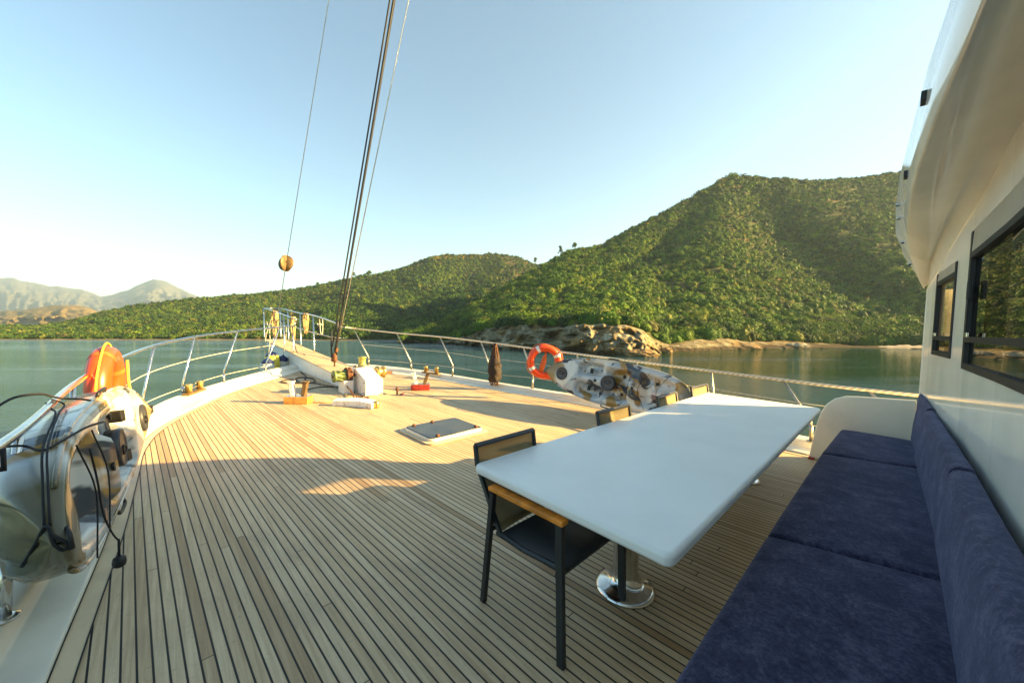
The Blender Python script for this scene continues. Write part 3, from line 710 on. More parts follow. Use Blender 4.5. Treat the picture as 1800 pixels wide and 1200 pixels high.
cushion('seat_cushion', [(2.41+G, .435), (4.42-G, .42), (4.62-G, -.29), (2.60+G, -.30)], .334, .435, 3)
cushion('seat_cushion', [(4.42+G, .42), (5.74, .38), (5.74, -.24), (4.62+G, -.29)], .334, .435, 4)
def back_cushion(x0, x1, yf0, yf1, yb0, yb1, zt0, zt1, seed):
    N = 18; bb = MB(); ring = 12; r = random.Random(seed)
    for i in range(N+1):
        s_ = i/N; x = x0+(x1-x0)*s_; yf = yf0+(yf1-yf0)*s_; yb = yb0+(yb1-yb0)*s_; zt = zt0+(zt1-zt0)*s_
        wob = .006*mnoise.noise((x*3, seed, 0)); wz = .008*mnoise.noise((x*2.3, seed+5, 0))
        for y, z in [(yf, .45), (yf-.005+wob, .60), (yf-.02+wob, .75), (yf-.032, zt-.035+wz), (yf-.045, zt-.01+wz), (yf-.065, zt+wz), (yb+.02, zt+wz), (yb+.005, zt-.012+wz), (yb, zt-.04), (yb, .45)]:
            bb.v.append((x, y, z))
    q = 10
    for i in range(N):
        for k in range(q): bb.f.append((i*q+k, i*q+(k+1) % q, (i+1)*q+(k+1) % q, (i+1)*q+k))
    bb.f += [tuple(range(q)), tuple(N*q+k for k in range(q))[::-1]]
    bb.build('back_cushion', M['suede'], root, off=OFF, bevel=.012)
back_cushion(-1.2, 1.0, -.19, -.19, -.33, -.33, .86, .86, 1)
back_cushion(1.01, 2.98, -.185, -.20, -.335, -.33, .85, .86, 2)
back_cushion(3.0, 4.82, -.205, -.175, -.33, -.285, .87, .90, 3)
back_cushion(4.84, 5.73, -.19, -.175, -.28, -.235, .92, .95, 4)

# bench end panel
root = thing('bench_end_panel', 'rounded cream end panel closing the far end of the bench', 'panel', (5.77, 0, 0))
prof = [(.66, 0), (.635, .2), (.60, .46), (.565, .60), (.52, .70), (.45, .775), (.36, .815), (.25, .83), (.0, .845), (-.2, .86), (-.2, 0)]
b = MB(); b.add(*poly_prism(prof, -.0, .045)); b.build('panel', M['gelcoat_warm'], root, bevel=.012)
MB().box((-.03, .63, .012), (.06, .06, .022), bev=.004).build('foot_block', M['red'], root)

# ============================================================ DECKHOUSE
house = thing('deckhouse', 'white deckhouse with dark windows and curved roof overhang behind the bench', 'deckhouse', (3, -3, 0))
HO = (3, -3, 0)
WALL = [(-2.5, -.40), (1.0, -.375), (3.0, -.36), (3.9, -.335), (4.25, -.315), (5.0, -.275), (5.5, -.24), (5.8, -.21)]
wy = lambda x: float(lerp_tab(WALL, x))
TOPZ = [(-2.5, 2.66), (3.0, 2.55), (3.6, 2.45), (4.2, 2.37), (4.8, 2.27), (5.3, 2.14), (5.8, 2.03)]
wz_ = lambda x: float(lerp_tab(TOPZ, x))
NW = (.6, 3.93, 1.35, 2.25); SW = (4.40, 5.25, 1.395, 2.12)
xs = sorted(set([-2.5, .6, 1.4, 2.2, 3.0, 3.5, 3.93, 4.4, 4.8, 5.25, 5.5, 5.65, 5.8]))
b = MB(); th = .05
def wall_quad(x0, x1, za0, za1, zb0, zb1):
    ys0, ys1 = wy(x0), wy(x1); k = len(b.v)
    b.v += [(x0, ys0, za0), (x1, ys1, za1), (x1, ys1, zb1), (x0, ys0, zb0), (x0, ys0-th, za0), (x1, ys1-th, za1), (x1, ys1-th, zb1), (x0, ys0-th, zb0)]
    b.f += [(k, k+1, k+2, k+3), (k+4, k+7, k+6, k+5), (k+3, k+2, k+6, k+7), (k, k+4, k+5, k+1)]
def inside(x0, x1, w): return x0 >= w[0]-1e-6 and x1 <= w[1]+1e-6
for x0, x1 in zip(xs[:-1], xs[1:]):
    for w in (NW, SW):
        if inside(x0, x1, w):
            wall_quad(x0, x1, 0, 0, w[2], w[2]); wall_quad(x0, x1, w[3], w[3], wz_(x0), wz_(x1)); break
    else: wall_quad(x0, x1, 0, 0, wz_(x0), wz_(x1))
for w in (NW, SW):                       # jambs
    for x in (w[0], w[1]):
        k = len(b.v); b.v += [(x, wy(x), w[2]), (x, wy(x)-th, w[2]), (x, wy(x)-th, w[3]), (x, wy(x), w[3])]; b.f.append((k, k+1, k+2, k+3))
b.build('front_wall', M['gelcoat'], house, off=HO)
# starboard side wall with an open window, far, back and port walls
b = MB(); X = 5.8; SWY = (-2.6, -.55, 1.30, 2.30)
def sq(y0, y1, z0, z1): b.box((X-.025, (y0+y1)/2, (z0+z1)/2), (.05, abs(y1-y0), z1-z0))
sq(-.212, -.55, 0, 2.02); sq(-.55, -2.6, 0, 1.30); sq(-2.6, -6, 0, 2.9); sq(-.6, -2.6, 2.78, 2.9)
b.build('side_wall', M['gelcoat'], house, off=HO)
b = MB(); b.box((1.65, -6.02, 1.5), (8.3, .05, 3.0)); b.build('rear_wall', M['gelcoat'], house, off=HO)
b = MB(); b.box((-2.52, -3.2, 1.4), (.05, 5.6, 2.8)); b.build('side_wall', M['gelcoat'], house, off=HO)
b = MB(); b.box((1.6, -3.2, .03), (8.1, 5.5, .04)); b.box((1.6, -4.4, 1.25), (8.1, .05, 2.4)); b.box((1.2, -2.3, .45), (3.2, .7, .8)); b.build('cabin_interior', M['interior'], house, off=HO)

# roof with overhang
XS = [-2.5, .5, 1.6, 2.3, 3.0, 3.5, 4.0, 4.5, 4.9, 5.2, 5.4, 5.55, 5.68, 5.8]
L1y = [(-2.5, -.30), (2.0, -.245), (3.35, -.24), (4.0, -.222), (4.7, -.20), (5.6, -.18), (5.8, -.195)]
L1z = [(-2.5, 2.62), (2.0, 2.53), (3.35, 2.50), (4.0, 2.46), (4.7, 2.38), (5.4, 2.26), (5.65, 2.15), (5.8, 2.06)]
L2y = [(-2.5, -.42), (1.6, -.12), (2.33, -.07), (3.0, -.04), (3.45, -.03), (4.5, -.03), (5.0, -.045), (5.4, -.07), (5.65, -.135), (5.8, -.185)]
L2z = [(-2.5, 2.45), (4.2, 2.45), (4.9, 2.43), (5.4, 2.33), (5.6, 2.18), (5.8, 2.035)]
L3y = [(-2.5, -.40), (2.22, -.085), (2.66, -.05), (3.46, -.01), (4.39, .035), (5.1, .05), (5.4, .04), (5.65, -.03), (5.8, -.16)]
L3z = [(-2.5, 2.86), (4.4, 2.86), (5.0, 2.80), (5.3, 2.64), (5.55, 2.48), (5.7, 2.34), (5.8, 2.22)]
F = lambda tab, x: float(lerp_tab(tab, x))
XSd = [p.x for p in spline([(x, 0, 0) for x in XS], 4)]
b = MB()
for x in XSd:
    b.v += [(x, wy(x)+.001, wz_(x)), (x, F(L1y, x)-.03, F(L1z, x)+.025), (x, F(L1y, x), F(L1z, x)), (x, F(L2y, x)-.01, F(L2z, x)), (x, F(L2y, x), F(L2z, x)+.01)]
for i in range(len(XSd)-1):
    for k in range(4): b.f.append((5*i+k, 5*i+k+1, 5*i+5+k+1, 5*i+5+k))
b.build('roof_soffit', M['gelcoat_warm'], house, off=HO, smooth=True)
b = MB()
for x in XSd: b.v += [(x, F(L2y, x), F(L2z, x)+.01), (x, F(L2y, x)+.012, F(L2z, x)+.04), (x, F(L3y, x)+.0, F(L3z, x)-.02), (x, F(L3y, x)-.02, F(L3z, x))]
for i in range(len(XSd)-1):
    for k in range(3): b.f.append((4*i+k, 4*i+k+1, 4*i+4+k+1, 4*i+4+k))
b.build('roof_fascia', M['gelcoat'], house, off=HO, smooth=True)
b = MB()
for x in XSd: b.v += [(x, F(L3y, x)-.02, F(L3z, x)), (x, -.6, max(F(L3z, x)+.03, 2.7)), (x, -3, 3.0), (x, -6.1, 3.0)]
for i in range(len(XSd)-1):
    for k in range(3): b.f.append((4*i+k, 4*i+k+1, 4*i+4+k+1, 4*i+4+k))
k = len(b.v); b.v += [(5.83, -.2, 2.2), (5.83, -.6, 2.71), (5.83, -3, 3.0), (5.83, -6.1, 3.0), (5.83, -6.1, 2.92), (5.83, -.6, 2.63)]
b.f.append((k, k+1, k+2, k+3, k+4, k+5))
b.build('roof', M['gelcoat'], house, off=HO, smooth=True)
for i, (x, dz) in enumerate([(2.62, .22), (3.72, .20), (4.75, .27), (4.98, .22), (5.32, .12), (5.55, .06)]):
    y = F(L2y, x)+(F(L3y, x)-F(L2y, x))*(dz/.41)+.014
    bb = MB()
    if i < 2: bb.box((x, y, F(L2z, x)+dz), (.07 if i == 0 else .07, .02, .045), bev=.004); nm = 'vent'
    else: bb.lathe([(.016, 0), (.016, .02), (.01, .026)], (x, y-.005, F(L2z, x)+dz), 'Y', 12); nm = 'bolt'
    bb.build(nm, M['window_frame'] if i < 2 else M['steel'], house, off=HO)

def window(w, gm='glass', label=None, split=1.53, blind=2.10, handle=True):
    x0, x1, z0, z1 = w; Y = lambda x: wy(x)+.006
    xs_ = [x0]+[x for x in xs if x0 < x < x1]+[x1]
    fr = MB(); fw = .035
    def bar(xa, xb, za, zb, yo, d=.03):
        fr.add([(xa, Y(xa)+yo, za), (xb, Y(xb)+yo, za), (xb, Y(xb)+yo, zb), (xa, Y(xa)+yo, zb), (xa, Y(xa)+yo-d, za), (xb, Y(xb)+yo-d, za), (xb, Y(xb)+yo-d, zb), (xa, Y(xa)+yo-d, zb)],
               [(0, 1, 2, 3), (4, 7, 6, 5), (0, 4, 5, 1), (1, 5, 6, 2), (2, 6, 7, 3), (3, 7, 4, 0)])
    for a_, c_ in zip(xs_[:-1], xs_[1:]):
        bar(a_, c_, z0-.02, z0+.02, 0); bar(a_, c_, blind-.03, blind+.008, .002); bar(a_, c_, split-.018, split+.018, .004)
    bar(x0-.02, x0+fw, z0-.019, z1, .001); bar(x1-fw, x1+.02, z0-.019, z1, .001)
    f = fr.build('window_frame', M['window_frame'], house, off=HO)
    gl = MB()
    for a_, c_ in zip(xs_[:-1], xs_[1:]):
        k = len(gl.v); gl.v += [(a_, Y(a_)-.022, split), (c_, Y(c_)-.022, split), (c_, Y(c_)-.022, blind), (a_, Y(a_)-.022, blind)]; gl.f.append((k, k+1, k+2, k+3))
    gl.build('pane', M[gm], f, off=HO, smooth=True)
    gl = MB()
    for a_, c_ in zip(xs_[:-1], xs_[1:]):
        k = len(gl.v); gl.v += [(a_, Y(a_)-.02, z0), (c_, Y(c_)-.02, z0), (c_, Y(c_)-.02, split), (a_, Y(a_)-.02, split)]; gl.f.append((k, k+1, k+2, k+3))
    gl.build('lower_pane', M['glass'], f, off=HO, smooth=True)
    bl = MB()
    for a_, c_ in zip(xs_[:-1], xs_[1:]):
        k = len(bl.v); bl.v += [(a_, Y(a_)+.0, blind+.008), (c_, Y(c_)+.0, blind+.008), (c_, Y(c_)-.004, z1+.01), (a_, Y(a_)-.004, z1+.01)]; bl.f.append((k, k+1, k+2, k+3))
    bl.build('blind', M['blind'], f, off=HO)
    sb = MB()
    for a_, c_ in zip(xs_[:-1], xs_[1:]):
        pass
    if handle:
        MB().box((x1-.12, Y(x1-.12)+.008, 1.85), (.05, .02, .12), bev=.006).build('handle', M['black'], f, off=HO)
    MB().box((x1-.16, Y(x1-.16)+.010, split+.03), (.1, .012, .03), bev=.003).build('latch', M['steel'], f, off=HO)
b = MB(); b.box((4.62, -.40, 1.72), (.46, .02, .74)); b.box((4.84, -.46, 1.56), (.95, .02, .44)); b.box((2.3, -.52, 1.8), (3.5, .02, 1.0)); b.build('sun_block_panel', M['sun_block_panel'], house, off=HO)  # dark panels added inside the windows to block sun off the table
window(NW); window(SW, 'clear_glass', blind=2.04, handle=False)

# ============================================================ KAYAKS
def kayak(label, seed=0):
    o = thing('kayak', label, 'kayak', group='camouflage kayaks lashed to the guard rails')
    L = 1.42; NS = 64; NT_ = 22
    def halfw(s): 
        q = abs(s); return (.385*max(0, 1-q**2.5)**.66 if s > 0 else .385*max(0, 1-q**3.3)**.6)+.005
    def rim(s): return .05*abs(s)**3+.02
    def well(s, t):
        d = 0
        def blob(s0, s1, tw, dep, sh=.05):
            a_ = 1/(1+math.exp(-(s-s0)/sh*2)); c_ = 1/(1+math.exp((s-s1)/sh*2)); w_ = 1/(1+math.exp((abs(t)-tw)/.05*2)); return dep*a_*c_*w_
        d += blob(-.22, .08, .62, .13, .04)                # seat
        d += blob(-.30, -.22, .5, -.05, .02)
        for k in range(4): 
            d += .045*max(0, 1-((s-.20-.08*k)/.035)**2)*(1 if .35 < abs(t) < .75 else 0)
        d += blob(.14, .46, .8, .09, .03)-blob(.13, .47, .2, .07, .03)   # footwells with centre ridge
        d += blob(-.78, -.40, .66, .10, .03)               # tank well
        return d*1.35
    bb = MB()
    for i in range(NS+1):
        s = -1+2*i/NS; w_ = halfw(s)
        for j in range(NT_+1):
            t = -1+2*j/NT_
            edge = 1-max(0, (abs(t)-.86)/.14)**2
            z = rim(s)+.02*(1-t*t)*edge-well(s, t)*min(1, w_/.3)-.03*(1-edge)
            bb.v.append((s*L, t*w_, z))
    W1 = NT_+1
    for i in range(NS):
        for j in range(NT_): bb.f.append((i*W1+j, i*W1+j+1, (i+1)*W1+j+1, (i+1)*W1+j))
    # hull
    K = len(bb.v); NH = 14
    for i in range(NS+1):
        s = -1+2*i/NS; w_ = halfw(s); dep = .27*(1-(abs(s)**3.0 if s > 0 else abs(s)**6))+.01
        for j in range(NH+1):
            q = PI*j/NH; y = -w_*math.cos(q); 
            z = rim(s)-.03-(math.sin(q)**.38)*dep-.02*math.exp(-((y)/.03)**2)*(abs(s) < .95)+.012*math.cos(y*60)*(math.sin(q) > .75)
            bb.v.append((s*L, y*(1+.03*math.sin(q)), z))
    W2 = NH+1
    for i in range(NS):
        for j in range(NH): bb.f.append((K+i*W2+j, K+(i+1)*W2+j, K+(i+1)*W2+j+1, K+i*W2+j+1))
        bb.f.append((i*W1, K+i*W2, K+(i+1)*W2, (i+1)*W1)) if 0 else None
    for i in range(NS):
        bb.f.append((i*W1, (i+1)*W1, K+(i+1)*W2, K+i*W2)); bb.f.append((i*W1+NT_, K+i*W2+NH, K+(i+1)*W2+NH, (i+1)*W1+NT_))
    bb.build('hull', M['camo'], o, smooth=True)
    for s, r_ in ((.73, .125), (.03, .135)):
        z = rim(s)-well(s, 0)*.0+.02
        hb = MB(); hb.lathe([(r_, z-.06), (r_, z+.012), (r_*.92, z+.022), (r_*.85, z+.014), (r_*.5, z+.016), (.01, z+.018)], (s*L, 0, 0), n=28)
        h = hb.build('hatch_lid', M['kayak_lid'], o, smooth=True)
        MB().tube([(s*L+.055*math.cos(q), .03*math.sin(q)-.02, z+.024) for q in [k*2*PI/14 for k in range(14)]], .006, 5, closed=True).build('lid_handle', M['black'], h, smooth=True)
    for s, t in ((.22, 0), (-.12, .4), (-.12, -.4), (.12, .55), (-.55, .4), (-.55, -.4), (-.30, .0)):
        z = rim(s)+.02-well(s, t)+.004
        MB().lathe([(.022, z-.01), (.030, z+.004), (.016, z+.006), (.008, z-.0)], (s*L, t*halfw(s), 0), n=12).build('scupper_hole', M['black'], o, smooth=True)
    for sg in (-1, 1):
        y = sg*(halfw(.02)+.012)
        MB().tube(spline([(-.10, y, .0), (-.08, y+sg*.03, .01), (.10, y+sg*.03, .01), (.12, y, .0)], 5), .011, 6).build('side_handle', M['black'], o, smooth=True)
        MB().tube([(s*L, sg*(halfw(s)+.004), rim(s)-.02) for s in [-.9+.06*k for k in range(31)]], .011, 6).build('gunwale_lip', M['camo'], o, smooth=True)
        MB().box((.30*L, sg*.16, -.01), (.05, .09, .09), Matrix.Rotation(-.4, 3, 'Y'), bev=.008).build('foot_rest', M['black'], o)
    for s in (.97, -.97):
        MB().tube([(s*L, -.05, .07), (s*(L+.06), -.03, .09), (s*(L+.06), .03, .09), (s*L, .05, .07)], .009, 6).build('carry_handle', M['black'], o, smooth=True)
    for s0 in (-.7, -.48):
        MB().tube(spline([(s0*L, -.3, .06), ((s0+.11)*L, 0, .065), (s0*L, .3, .06)], 6), .004, 5).build('bungee_cord', M['cord'], o, smooth=True)
    return o
k1 = kayak('camouflage kayak standing on edge against the hill side rail, seen deck first')
kids_map()
k2 = copy_tree(k1)
k2['label'] = 'camouflage kayak standing on edge near the camera, lashed with black cords on the water side'
def place(o, pos, ax, up):
    x = Vector(ax).normalized(); z = Vector(up); z = (z-x*z.dot(x)).normalized(); y = z.cross(x)
    m_ = Matrix((x, y, z)).transposed().to_4x4(); m_.translation = pos; o.matrix_world = m_
place(k1, Vector((5.72, 3.42, .56)), (-.03, 1, .06), (-1, 0, .16))
place(k2, Vector((-.275, 3.76, .60)), (.07, 1, .0), (1, 0, .10))

# cords lashing the near kayak
def cord(label, pts, r=.006, name='lashing_cord', n_=6):
    o = MB().tube(spline(pts, n_), r, 6).build(name, M['cord'], smooth=True); return tag(o, label, 'cord')
cord('left strand of the doubled black cord over the top of the near kayak', [(-.505, 3.45, 1.02), (-.47, 3.35, 1.0), (-.435, 3.19, .99), (-.405, 2.691, .937), (-.376, 2.465, .831), (-.359, 2.36, .683)], .0045)
cord('right strand of the doubled black cord over the top of the near kayak', [(-.50, 3.55, 1.03), (-.446, 3.532, .99), (-.423, 3.171, .992), (-.39, 2.681, .937), (-.361, 2.458, .829), (-.344, 2.356, .679)], .0045)
cord('knotted black cord ends hanging low on the end of the near kayak', [(-.43, 2.43, .51), (-.391, 2.39, .597), (-.352, 2.352, .685), (-.332, 2.334, .611), (-.309, 2.335, .573), (-.296, 2.33, .597), (-.333, 2.335, .643)], .007)
cord('black cord tied around the rail with its loose end hanging over the water', [(-.66, 3.1, .98), (-.65, 3.2, 1.03), (-.60, 3.35, 1.08), (-.53, 3.5, 1.07), (-.49, 3.55, 1.04), (-.45, 3.58, 1.02), (-.37, 3.55, 1.01), (-.30, 3.7, .95)], .007)
cord('black cord from the rail across the end of the near kayak to its upper edge', [(-.52, 2.6, .98), (-.471, 2.744, .94), (-.402, 2.655, .927), (-.354, 2.738, .942), (-.30, 2.95, .95), (-.255, 3.15, .93)], .006)
cord('long black cord down the deck side of the near kayak to the toggle', [(-.27, 2.75, .88), (-.25, 2.78, .70), (-.235, 2.80, .52), (-.21, 2.86, .38), (-.19, 2.92, .30)], .0045)
b = MB(); b.tube([(-.52, 2.3, .96), (-.44, 2.3, .96), (-.44, 2.3, 1.03), (-.53, 2.3, 1.03)], .012, 6, closed=True)
tag(b.build('rail_lashing', M['cord'], smooth=True), 'black cord wrapped around the top rail at the left edge', 'cord')
o = thing('paddle_toggle', 'black toggle on a cord hanging beside the near kayak foot', 'toggle', (-.19, 2.92, .15))
MB().lathe([(.012, 0), (.026, .01), (.03, .03), (.026, .055), (.01, .065)], n=12).build('knob', M['black'], o, smooth=True)
MB().tube([(0, 0, .06), (0, 0, .16)], .006, 6).build('cord_end', M['cord'], o, smooth=True)
line('kayak_strap', (5.75, 3.2, 1.02), (6.17, 3.1, .97), .008, M['cord'], 'short dark strap holding the hill side kayak to its rail', 'strap', n_=4)

# ============================================================ LIFE RINGS AND OTHER RAIL GEAR
def torus_pts(R_, n_=40, a0=0, a1=2*PI, zx=1): return [(R_*math.cos(a0+(a1-a0)*k/n_), 0, R_*zx*math.sin(a0+(a1-a0)*k/n_)) for k in range(n_)]
o = thing('life_ring', 'orange life ring with pale bands hanging on the hill side rail beside the kayak', 'life ring', (5.80, 5.05, .80), (0.05, 0.25, -.75))
MB().tube(torus_pts(.29, 48), .075, 14, closed=True).build('ring', M['orange'], o, smooth=True)
for k in range(4):
    q = k*PI/2+.75
    MB().tube([(.29*math.cos(q+d_), 0, .29*math.sin(q+d_)) for d_ in (-.11, 0, .11)], .0775, 14, cap=False).build('reflective_band', M['reflect'], o, smooth=True)
pts = []
for k in range(64):
    q = k*2*PI/64; R_ = .375+.018*math.cos(4*(q-.75)*1)**1; pts.append((R_*math.cos(q), .0+.008*math.sin(q*9), R_*math.sin(q)))
MB().tube(pts, .009, 5, closed=True).build('grab_rope', M['deep_orange'], o, smooth=True)
o = thing('rescue_light', 'orange rescue light and cord hanging inside the round life ring', 'rescue light', (5.80, 5.05, .80), (0.05, 0.25, -.75))
b = MB(); b.lathe([(.02, -.24), (.05, -.22), (.058, -.1), (.05, .06), (.035, .12), (.015, .16)], (-.02, -.0, 0), n=14); b.build('light_body', M['deep_orange'], o, smooth=True)
MB().tube(spline([(-.02, 0, .15), (-.05, -.02, .22), (.02, -.06, .30), (.03, .03, .3), (-.02, .04, .2), (.03, .05, .05)], 6), .01, 6).build('cord_end', M['deep_orange'], o, smooth=True)

o = thing('horseshoe_buoy', 'orange horseshoe buoy hanging over the water side rail behind the near kayak', 'life buoy', (-.40, 5.25, .84), (0, .0, PI/2-.10))
MB().tube(torus_pts(.30, 48, zx=1.08), .088, 16, closed=True).build('ring', M['orange'], o, smooth=True)
for k in range(4):
    q = k*PI/2+.5
    MB().tube([(.30*math.cos(q+d_), 0, .324*math.sin(q+d_)) for d_ in (-.08, 0, .08)], .0905, 16, cap=False).build('reflective_band', M['deep_orange'], o, smooth=True)
MB().tube([((.405+.02*math.cos(4*q))*math.cos(q), -.01, (.42+.02*math.cos(4*q))*math.sin(q)) for q in [k*2*PI/60 for k in range(60)]], .01, 6, closed=True).build('grab_rope', M['yellow_rope'], o, smooth=True)
tag(MB().tube(spline([(-.25, 5.1, 1.12), (-.24, 5.05, .9), (-.2, 5.0, .6), (-.22, 5.1, .45), (-.28, 5.2, .35)], 6), .012, 6).build('throw_line', M['yellow_rope'], smooth=True), 'yellow throw line trailing down beside the horseshoe buoy', 'rope')

def lumpy(bb, c, r, h, seed, n_=18, m_=22, taper=.6):
    for i in range(m_+1):
        t = i/m_; z = h*t; rr = r*(.25+1.1*math.sin(PI*min(1, t*.85+.12))**.8)*(1-taper*t*.6)
        for k in range(n_):
            q = 2*PI*k/n_; d_ = 1+.35*mnoise.noise((math.cos(q)*2.2, math.sin(q)*2.2+seed, z*9))+.2*mnoise.noise((math.cos(q)*7, math.sin(q)*7, z*14+seed))
            bb.v.append((c[0]+rr*d_*math.cos(q), c[1]+rr*d_*math.sin(q), c[2]+z))
    for i in range(m_):
        for k in range(n_): bb.f.append((i*n_+k, i*n_+(k+1) % n_, (i+1)*n_+(k+1) % n_, (i+1)*n_+k))
    bb.f += [tuple(range(n_))[::-1], tuple(m_*n_+k for k in range(n_))]
o = thing('rope_bundle', 'dark brown rope bundle hanging on the rail left of the round life ring', 'rope bundle', (5.72, 6.55, .18))
b = MB(); lumpy(b, (0, 0, 0), .14, .78, 3); b.build('bundle', simple('tarred_rope', (.026, .014, .009), .8, var=.3, vscale=20, bump=.8, bscale=60), o, smooth=True)
b = MB()
for k in range(9):
    q = k*.7; b.tube(spline([(.02*math.cos(q), .02*math.sin(q), .93), (.10*math.cos(q), .10*math.sin(q), .6), (.13*math.cos(q+.4), .13*math.sin(q+.4), .25), (.08*math.cos(q+.9), .08*math.sin(q+.9), -.08)], 5), .012, 5)
b.build('strands', M['rust'], o, smooth=True)

# ============================================================ SEA AND LAND (own level frame at the camera)
Zg = Vector((-.00537577, .03031091, .99952606)); Rg = Vector((.72275615, -.69065689, .02483158)); Fg = Zg.cross(Rg).normalized(); Rg = Fg.cross(Zg).normalized()
LAND = Matrix(((Rg.x, Fg.x, Zg.x, 0), (Rg.y, Fg.y, Zg.y, 0), (Rg.z, Fg.z, Zg.z, 1.55), (0, 0, 0, 1)))
FPX = 642.46; HZ = 583.0; SEA = -4.2

def hash2(ix, iy, seed):
    h = (ix.astype(np.int64)*374761393+iy.astype(np.int64)*668265263+seed*1442695041) & 0xFFFFFFFF
    h = ((h ^ (h >> 13))*1274126177) & 0xFFFFFFFF
    return ((h ^ (h >> 16)) & 0xFFFFFF)/float(0xFFFFFF)
def vnoise(x, y, seed=0):
    ix, iy = np.floor(x), np.floor(y); fx, fy = x-ix, y-iy; fx = fx*fx*(3-2*fx); fy = fy*fy*(3-2*fy)
    a_ = hash2(ix, iy, seed); b_ = hash2(ix+1, iy, seed); c_ = hash2(ix, iy+1, seed); d_ = hash2(ix+1, iy+1, seed)
    return (a_*(1-fx)+b_*fx)*(1-fy)+(c_*(1-fx)+d_*fx)*fy
def fbm(x, y, seed=0, oct=4):
    s = 0; amp = 1; tot = 0
    for k in range(oct):
        s = s+amp*vnoise(x*2**k, y*2**k, seed+k*17); tot += amp; amp *= .5
    return s/tot

def np_mesh(name, V, F4, mat, smooth=True, attrs=None, mw=LAND, tris=False):
    me = bpy.data.meshes.new(name); V = np.asarray(V, np.float32); F4 = np.asarray(F4, np.int32)
    k = F4.shape[1]
    me.vertices.add(len(V)); me.vertices.foreach_set('co', V.ravel())
    me.loops.add(F4.size); me.loops.foreach_set('vertex_index', F4.ravel())
    me.polygons.add(len(F4)); me.polygons.foreach_set('loop_start', np.arange(0, F4.size, k, dtype=np.int32))
    try: me.polygons.foreach_set('loop_total', np.full(len(F4), k, np.int32))
    except Exception: pass
    me.update(calc_edges=True)
    for nm, arr in (attrs or {}).items():
        if arr.ndim == 1:
            at = me.attributes.new(nm, 'FLOAT', 'POINT'); at.data.foreach_set('value', arr.astype(np.float32))
        else:
            at = me.attributes.new(nm, 'FLOAT_COLOR', 'POINT'); at.data.foreach_set('color', np.c_[arr, np.ones(len(arr))].astype(np.float32).ravel())
    me.materials.append(mat)
    me.polygons.foreach_set('use_smooth', np.full(len(me.polygons), smooth))
    o = bpy.data.objects.new(name, me); C.objects.link(o); o.matrix_world = mw; return o

def grid_faces(nu, nt):
    i, j = np.meshgrid(np.arange(nu-1), np.arange(nt-1), indexing='ij'); a_ = (i*nt+j).ravel()
    return np.c_[a_, a_+nt, a_+nt+1, a_+1]

# sea
wb = MB(); R_ = 9000
wb.add([(-7900, -390, 0), (930, -390, 0), (930, 5900, 0), (-7900, 5900, 0)], [(0, 1, 2, 3)])
w_ = wb.build('sea', M['water']); w_.matrix_world = LAND @ Matrix.Translation((0, 0, SEA)); tag(w_, kind='structure')

# ---- near hill
A_top = [(700, 600), (720, 592), (740, 586), (800, 556), (850, 529), (900, 497), (940, 473), (965, 461), (1000, 444), (1060, 429), (1100, 407), (1160, 379), (1220, 349), (1260, 324), (1285, 315), (1330, 317), (1380, 318), (1420, 321), (1500, 317), (1575, 305), (1700, 292), (1850, 300), (2000, 340), (2300, 430), (2700, 540), (3000, 590)]
A_d1 = [(700, 130), (740, 150), (850, 190), (960, 235), (1100, 280), (1290, 320), (1575, 340), (2000, 330), (3000, 250)]
A_shore = [(700, 602), (740, 603), (805, 605), (850, 610), (900, 614), (1000, 620), (1080, 624), (1130, 625), (1165, 619), (1300, 613.5), (1400, 611.5), (1500, 610.5), (1620, 613), (1900, 625), (3000, 640)]
A_cliff = [(700, 598), (780, 598), (820, 591), (850, 578), (900, 572), (1000, 571), (1060, 568), (1100, 573), (1130, 585), (1150, 600), (1175, 606), (1200, 600), (1260, 594), (1300, 598), (1350, 602), (1400, 600), (1440, 603), (1500, 607), (1620, 607), (1900, 612), (3000, 620)]
T_C = .05
def gully(u, t):
    g1u = np.interp(t, [0, .1, .3, .5, .6, .75, 1], [740, 790, 905, 1010, 1090, 1170, 1225])
    g2u = np.interp(t, [0, .15, .35, .55, .75, 1], [1760, 1630, 1490, 1410, 1352, 1325])
    g1 = np.exp(-((u-g1u)/48)**2); g2 = np.exp(-((u-g2u)/70)**2)
    return g1, g2
def surfA(u, t):
    d0 = 4.2*FPX/(lerp_tab(A_shore, u)-HZ); d1 = lerp_tab(A_d1, u)
    vs, vc, vt = lerp_tab(A_shore, u), lerp_tab(A_cliff, u), lerp_tab(A_top, u)
    vc = np.maximum(np.minimum(vc, vs-.5), vt)
    g1, g2 = gully(u, t)
    tt = np.clip((t-T_C)/(1-T_C), 0, 1)
    v = np.where(t < T_C, vs+(vc-vs)*np.clip(t/T_C, 0, 1)**.7, vc+(vt-vc)*tt**.95)
    d = d0+(d1-d0)*np.clip(t, -1, 1)**1.0
    sh = np.sin(np.clip(t, 0, 1)*PI)
    d = d*(1+.13*g1*sh+.17*g2*sh)
    right = 1/(1+np.exp(-(u-np.interp(t, [0, .35, .75, 1], [1700, 1490, 1352, 1325]))/25))
    d = d*(1-.06*right*sh)
    nz = fbm(u/70., t*7, 5, 4)-.5
    d = d*(1+.05*nz*sh)
    z = (HZ-v)*d/FPX
    z = np.where(t < 0, SEA+t*60, z)
    z = np.where(t > 1, z-(t-1)*90, z)
    d = np.where(t > 1, d+(t-1)*160, d)
    X = (u-900)/FPX*d
    z = z+(fbm(X/9, d/9, 9, 4)-.5)*2.2*np.clip(t*6, 0, 1)*np.clip((1.25-t)*4, .3, 1)
    return X, d, z
us = np.concatenate([np.arange(700, 1640, 1.6), np.arange(1640, 3001, 12.)])
